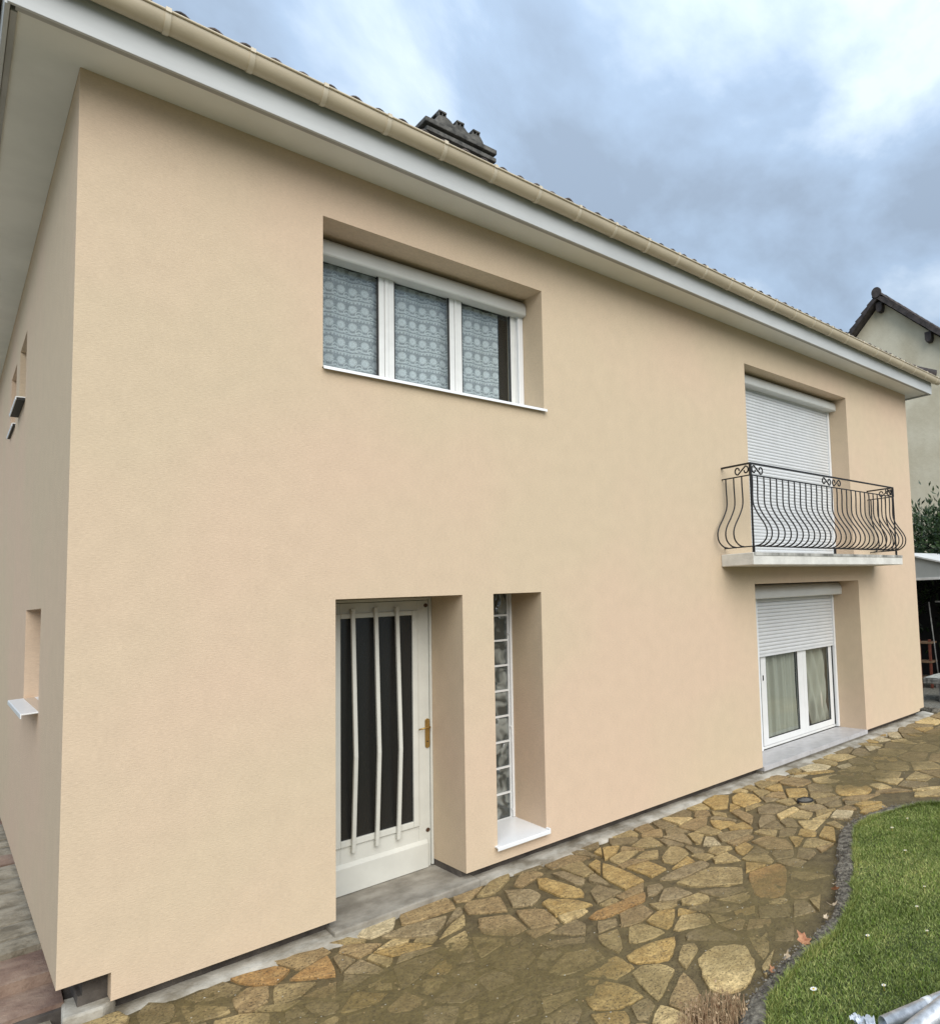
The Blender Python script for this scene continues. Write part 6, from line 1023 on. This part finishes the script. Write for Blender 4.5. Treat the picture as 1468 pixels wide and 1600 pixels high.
# stone table by the shed
TBM = mat('old_stone', (0.10,0.10,0.095), .9, c2=(0.34,0.34,0.32), vscale=12, bump=.8, bscale=40)
tb = empty('stone_table', (12.35, .35, -.29), 'low weathered stone table standing in front of the dark shed', 'table')
MB().prism([(11.95,-.40),(12.75,-.42),(12.80,.50),(12.6,.62),(12.0,.56)], 'z', .06, .16).build('table_top', TBM, tb, bevel=.015)
MB().prism([(12.15,-.05),(12.55,-.05),(12.6,.30),(12.1,.30)], 'z', -.31, .059).build('pedestal', TBM, tb, bevel=.02)
MB().sheet(lambda u, v: (12.0+.7*u, -.36+.9*v, .168+.01*float(vnoise(u*9, v*9, 1, 75))), 12, 12).build('moss', mat('pale_lichen', (0.22,0.23,0.19), .95, c2=(0.5,0.5,0.46), vscale=25), tb)

# shed
shx = 13.5
shd = empty('garden_shed', (shx, 1.6, -.3), 'open garden shed with pale gable panel and dark interior beyond the house corner', 'shed')
SHP = mat('shed_panel', (0.36,0.38,0.37), .6, .08, 2); SHW = mat('shed_beam', (0.62,0.62,0.60), .6, .1, 4)
ap = (1.6, 2.628); lo = (-.45, 2.085); hi = (3.65, 2.085)
MB().prism([lo, hi, ap], 'x', shx, shx+.03).build('gable_panel', SHP, shd)
rf = MB(); rf.prism([(lo[0]-.12,2.055),(ap[0],ap[1]+.002),(hi[0]+.12,2.055),(hi[0]+.12,2.085),(ap[0],ap[1]+.034),(lo[0]-.12,2.085)], 'x', shx-.06, shx+2.2); rf.build('roof', SHW, shd)
MB().box(shx-.02, shx+.05, -.5, 3.7, 2.035, 2.09).build('beam', SHW, shd, bevel=.004)
for y_ in (-.48, 3.62): MB().box(shx-.01, shx+.05, y_, y_+.06, -.3, 2.035).build('post', SHW, shd)
MB().box(shx+2.1, shx+2.14, -.5, 3.7, -.3, 2.1).build('back_wall', DARK, shd); MB().box(shx+.06, shx+2.1, 3.68, 3.72, -.3, 2.1).box(shx+.06, shx+2.1, -.54, -.50, -.3, 2.1).build('side_wall', DARK, shd)
# tools and clutter
WOOD = mat('old_wood', (0.10,0.06,0.035), .85, c2=(0.22,0.14,0.08), vscale=8, stretch=(6,6,.7)); RED = mat('faded_red_paint', (0.13,0.035,0.02), .7, .3, 6)
GREY = mat('grey_metal', (0.22,0.22,0.21), .5, .3, 10)
tool = [(13.75,1.02,.18,'shovel standing in the shed with a grey handle'),(13.8,.84,.05,'rake with a pale shaft leaning in the shed'),(13.85,.68,-.06,'hoe with a bent grey shaft leaning in the shed')]
for i, (x, y, ln, lb) in enumerate(tool):
    e_ = empty(('shovel','rake','hoe')[i], (x, y, -.29), lb, ('shovel','rake','hoe')[i])
    MB().tube([(x,y,-.29+.02),(x+.02,y+ln*.4,.6),(x+.1,y+ln,1.55)], .014, 8).build('shaft', GREY if i != 1 else SHW, e_, True)
    if i == 0: MB().box(x-.01, x+.01, y-.09, y+.09, -.29, .0).build('blade', GREY, e_, bevel=.006)
    if i == 1:
        s = MB().box(x+.09, x+.12, y+ln-.18, y+ln+.18, 1.54, 1.57)
        for k in range(9): s.box(x+.05, x+.09, y+ln-.175+k*.042, y+ln-.167+k*.042, 1.545, 1.560)
        s.build('tines', GREY, e_)
    if i == 2: MB().box(x+.06, x+.16, y+ln-.08, y+ln+.08, 1.50, 1.62).build('blade', GREY, e_, bevel=.005)
cr_ = empty('wooden_rack', (13.7, 1.25, -.29), 'reddish brown wooden rack just inside the shed beside the house corner', 'rack')
for y_ in (1.12, 1.36): MB().box(13.62, 13.67, y_, y_+.05, -.29, .75).build('upright', RED, cr_, bevel=.004)
for z_ in (-.1, .25, .66): MB().box(13.60, 13.9, 1.10, 1.43, z_, z_+.04).build('shelf', WOOD, cr_, bevel=.004)
bk_ = empty('bucket', (13.75, .78, -.29), 'dark plastic bucket on the shed floor under the tools', 'bucket')
s = MB(); 
for l, (r, z_) in enumerate(((.11,-.29),(.15,.02),(.14,.02),(.10,-.27))):
    for k in range(18): q = 2*math.pi*k/18; s.v.append((13.75+r*math.cos(q), .78+r*math.sin(q), z_))
for l in range(3):
    for k in range(18): k2 = (k+1) % 18; s.f.append((l*18+k, l*18+k2, (l+1)*18+k2, (l+1)*18+k))
s.f.append(tuple(range(54, 72))); s.build('body', mat('dark_green_plastic', (0.02,0.035,0.03), .5), bk_, True)
MB().tube([(13.75,.64,.01),(13.75,.68,.12),(13.75,.78,.17),(13.75,.88,.12),(13.75,.92,.01)], .005, 6).build('handle', GREY, bk_, True)

# laurel bush behind the shed
def leaf_cloud(name, lobes, n, size, c_lo, c_hi, mat_name):
    tot = sum(l[3]*l[4] for l in lobes); V = []; tone = []
    for cx, cy, cz, rx, rz in lobes:
        k = int(n*rx*rz/tot); d = np.random.normal(size=(k, 3)); d /= np.linalg.norm(d, axis=1)[:,None]; rr = np.random.uniform(.45, 1.0, k)**.6*(1+.18*np.random.normal(size=k))
        P = np.stack([cx+d[:,0]*rr*rx, cy+d[:,1]*rr*rx, cz+d[:,2]*rr*rz], 1)
        ax = d+np.random.normal(size=(k,3))*.7; ax[:,2] += .35; ax /= np.linalg.norm(ax, axis=1)[:,None]
        sd_ = np.cross(ax, np.random.normal(size=(k,3))); sd_ /= np.linalg.norm(sd_, axis=1)[:,None]; nn = np.cross(ax, sd_)
        L_ = (size*np.random.uniform(.6, 1.3, k))[:,None]; W_ = L_*.17
        V.append(np.stack([P, P+ax*L_*.45+sd_*W_+nn*L_*.06, P+ax*L_, P+ax*L_*.45-sd_*W_+nn*L_*.06], 1)); tone.append(np.random.rand(k))
    V = np.concatenate(V); T_ = np.concatenate(tone); k = len(V); b = (np.arange(k)*4)[:,None]
    tri = np.concatenate([b+np.array([[0,1,2]]), b+np.array([[0,2,3]])], 1).reshape(-1,3)
    me = bpy.data.meshes.new(name); me.vertices.add(k*4); me.vertices.foreach_set('co', V.ravel().astype(np.float32)); me.loops.add(tri.size); me.loops.foreach_set('vertex_index', tri.ravel().astype(np.int32))
    me.polygons.add(len(tri)); me.polygons.foreach_set('loop_start', (np.arange(len(tri))*3).astype(np.int32)); me.update(calc_edges=True)
    a = me.attributes.new('tone', 'FLOAT', 'POINT'); a.data.foreach_set('value', np.repeat(T_, 4).astype(np.float32))
    m = bpy.data.materials.new(mat_name); m.use_nodes = True; t = m.node_tree; bb = t.nodes['Principled BSDF']
    at = N(t, 'ShaderNodeAttribute', attribute_name='tone'); rp = N(t, 'ShaderNodeValToRGB'); rp.color_ramp.elements[0].color = (*c_lo,1); rp.color_ramp.elements[1].color = (*c_hi,1)
    t.links.new(at.outputs['Fac'], rp.inputs[0]); t.links.new(rp.outputs[0], bb.inputs['Base Color']); bb.inputs['Roughness'].default_value = .38
    me.materials.append(m); return me
def bush(name, loc, lobes, n, size, label, cat, lo_, hi_, trunk_h, grp=None):
    e_ = empty(name, loc, label, cat, grp)
    put('foliage', leaf_cloud('foliage', lobes, n, size, lo_, hi_, name+'_leaf'), e_)
    s = MB()
    for k in range(6):
        a = 2*math.pi*k/6+.4; s.tube([(loc[0]+.1*math.cos(a), loc[1]+.1*math.sin(a), loc[2]), (loc[0]+.35*math.cos(a), loc[1]+.35*math.sin(a), loc[2]+trunk_h*.5), (loc[0]+.7*math.cos(a), loc[1]+.7*math.sin(a), loc[2]+trunk_h)], [.05,.04,.015], 6)
    s.build('trunk', WOOD, e_, True)
bush('laurel_bush', (16.4,1.6,-.4), [(16.4,1.9,2.2,1.25,1.7),(16.2,.9,2.3,1.1,1.5),(16.6,2.6,2.0,1.2,1.7),(16.4,.1,2.0,1.1,1.5),(16.3,1.3,3.1,.9,.85),(16.4,2.3,3.2,.8,.75),(16.4,.3,2.9,.8,.8)], 15000, .17, 'dark glossy laurel bush rising above the shed roof', 'bush', (0.012,0.030,0.010), (0.055,0.095,0.035), 3.2)

# neighbour house
nx_ = 19.0; ny, nz = 4.56, 11.15; ev = 1.0
NS = mat('cream_roughcast', (0.64,0.565,0.405), .95, c2=(0.78,0.71,0.54), vscale=.9, bump=.5, bscale=7, bdetail=6, dist=.02)
nh = empty('neighbour_house', (nx_, ny, -.4), 'tall cream roughcast neighbouring house with steep dark tiled gable', 'house')
hw = 4.6; sl_ = .90
def rz_(y): return nz-.25-sl_*abs(y-ny)
MB().prism([(ny-hw,-.5),(ny+hw,-.5),(ny+hw,rz_(ny+hw)),(ny,nz-.25),(ny-hw,rz_(ny-hw))], 'x', nx_, nx_+9).build('wall', NS, nh)
nr = MB()
for sg in (-1, 1):
    a = [(ny, nz-.12),(ny+sg*(hw+.4), nz-.12-sl_*(hw+.4)),(ny+sg*(hw+.4), nz-.20-sl_*(hw+.4)),(ny, nz-.20)]
    nr.prism(a if sg < 0 else a[::-1], 'x', nx_-.22, nx_+9.2)
nro = nr.build('roof', DTILE, nh)
# verge tiles, overlapping down both rakes, and the ridge
vp_ = [(0,-.09),(.38,-.09),(.38,.030),(.37,.075),(.06,.03),(0,.02)]
vt = {1: MB().prism(vp_, 'x', -.10, .20).mesh('verge_tile', DTILE), -1: MB().prism([(-y, z) for y, z in vp_][::-1], 'x', -.10, .20).mesh('verge_tile', DTILE)}
for sg in (-1, 1):
    for k in range(18):
        d_ = .06+k*.30; y_ = ny+sg*d_*math.cos(math.atan(sl_)); z_ = nz-.09-sl_*abs(y_-ny)
        put('verge_tile', vt[sg], nro, (nx_-.20+random.uniform(-.012,.012), y_, z_+random.uniform(-.008,.008)), rot=(-sg*math.atan(sl_)+random.uniform(-.02,.02), 0, 0))
rt_ = MB()
pts_ = [(.17*math.cos(math.pi*k/8), .17*math.sin(math.pi*k/8)) for k in range(9)]
rt_.prism([(a, b*1.0) for a, b in pts_]+[(a*.8, b*.8) for a, b in pts_[::-1]], 'x', 0, .40); rtm = rt_.mesh('ridge_tile', DTILE)
for k in range(22): put('ridge_tile', rtm, nro, (nx_-.30+k*.42, ny, nz-.13+random.uniform(-.006,.006)), rot=(0, random.uniform(0,.03), 0))
MB().tube([(nx_-.33,ny,nz-.02),(nx_-.27,ny,nz-.02)], .165, 20).build('ridge_end', DTILE, nro)
for y_ in (ny, ny-1.55, ny+1.9, ny-3.4): 
    z_ = nz-.30-sl_*abs(y_-ny); MB().prism([(y_-.10,z_),(y_+.10,z_),(y_+.10,z_-.22),(y_+.06,z_-.30),(y_-.06,z_-.30),(y_-.10,z_-.22)], 'x', nx_-.20, nx_-.001).build('purlin_end', DTILE, nh)
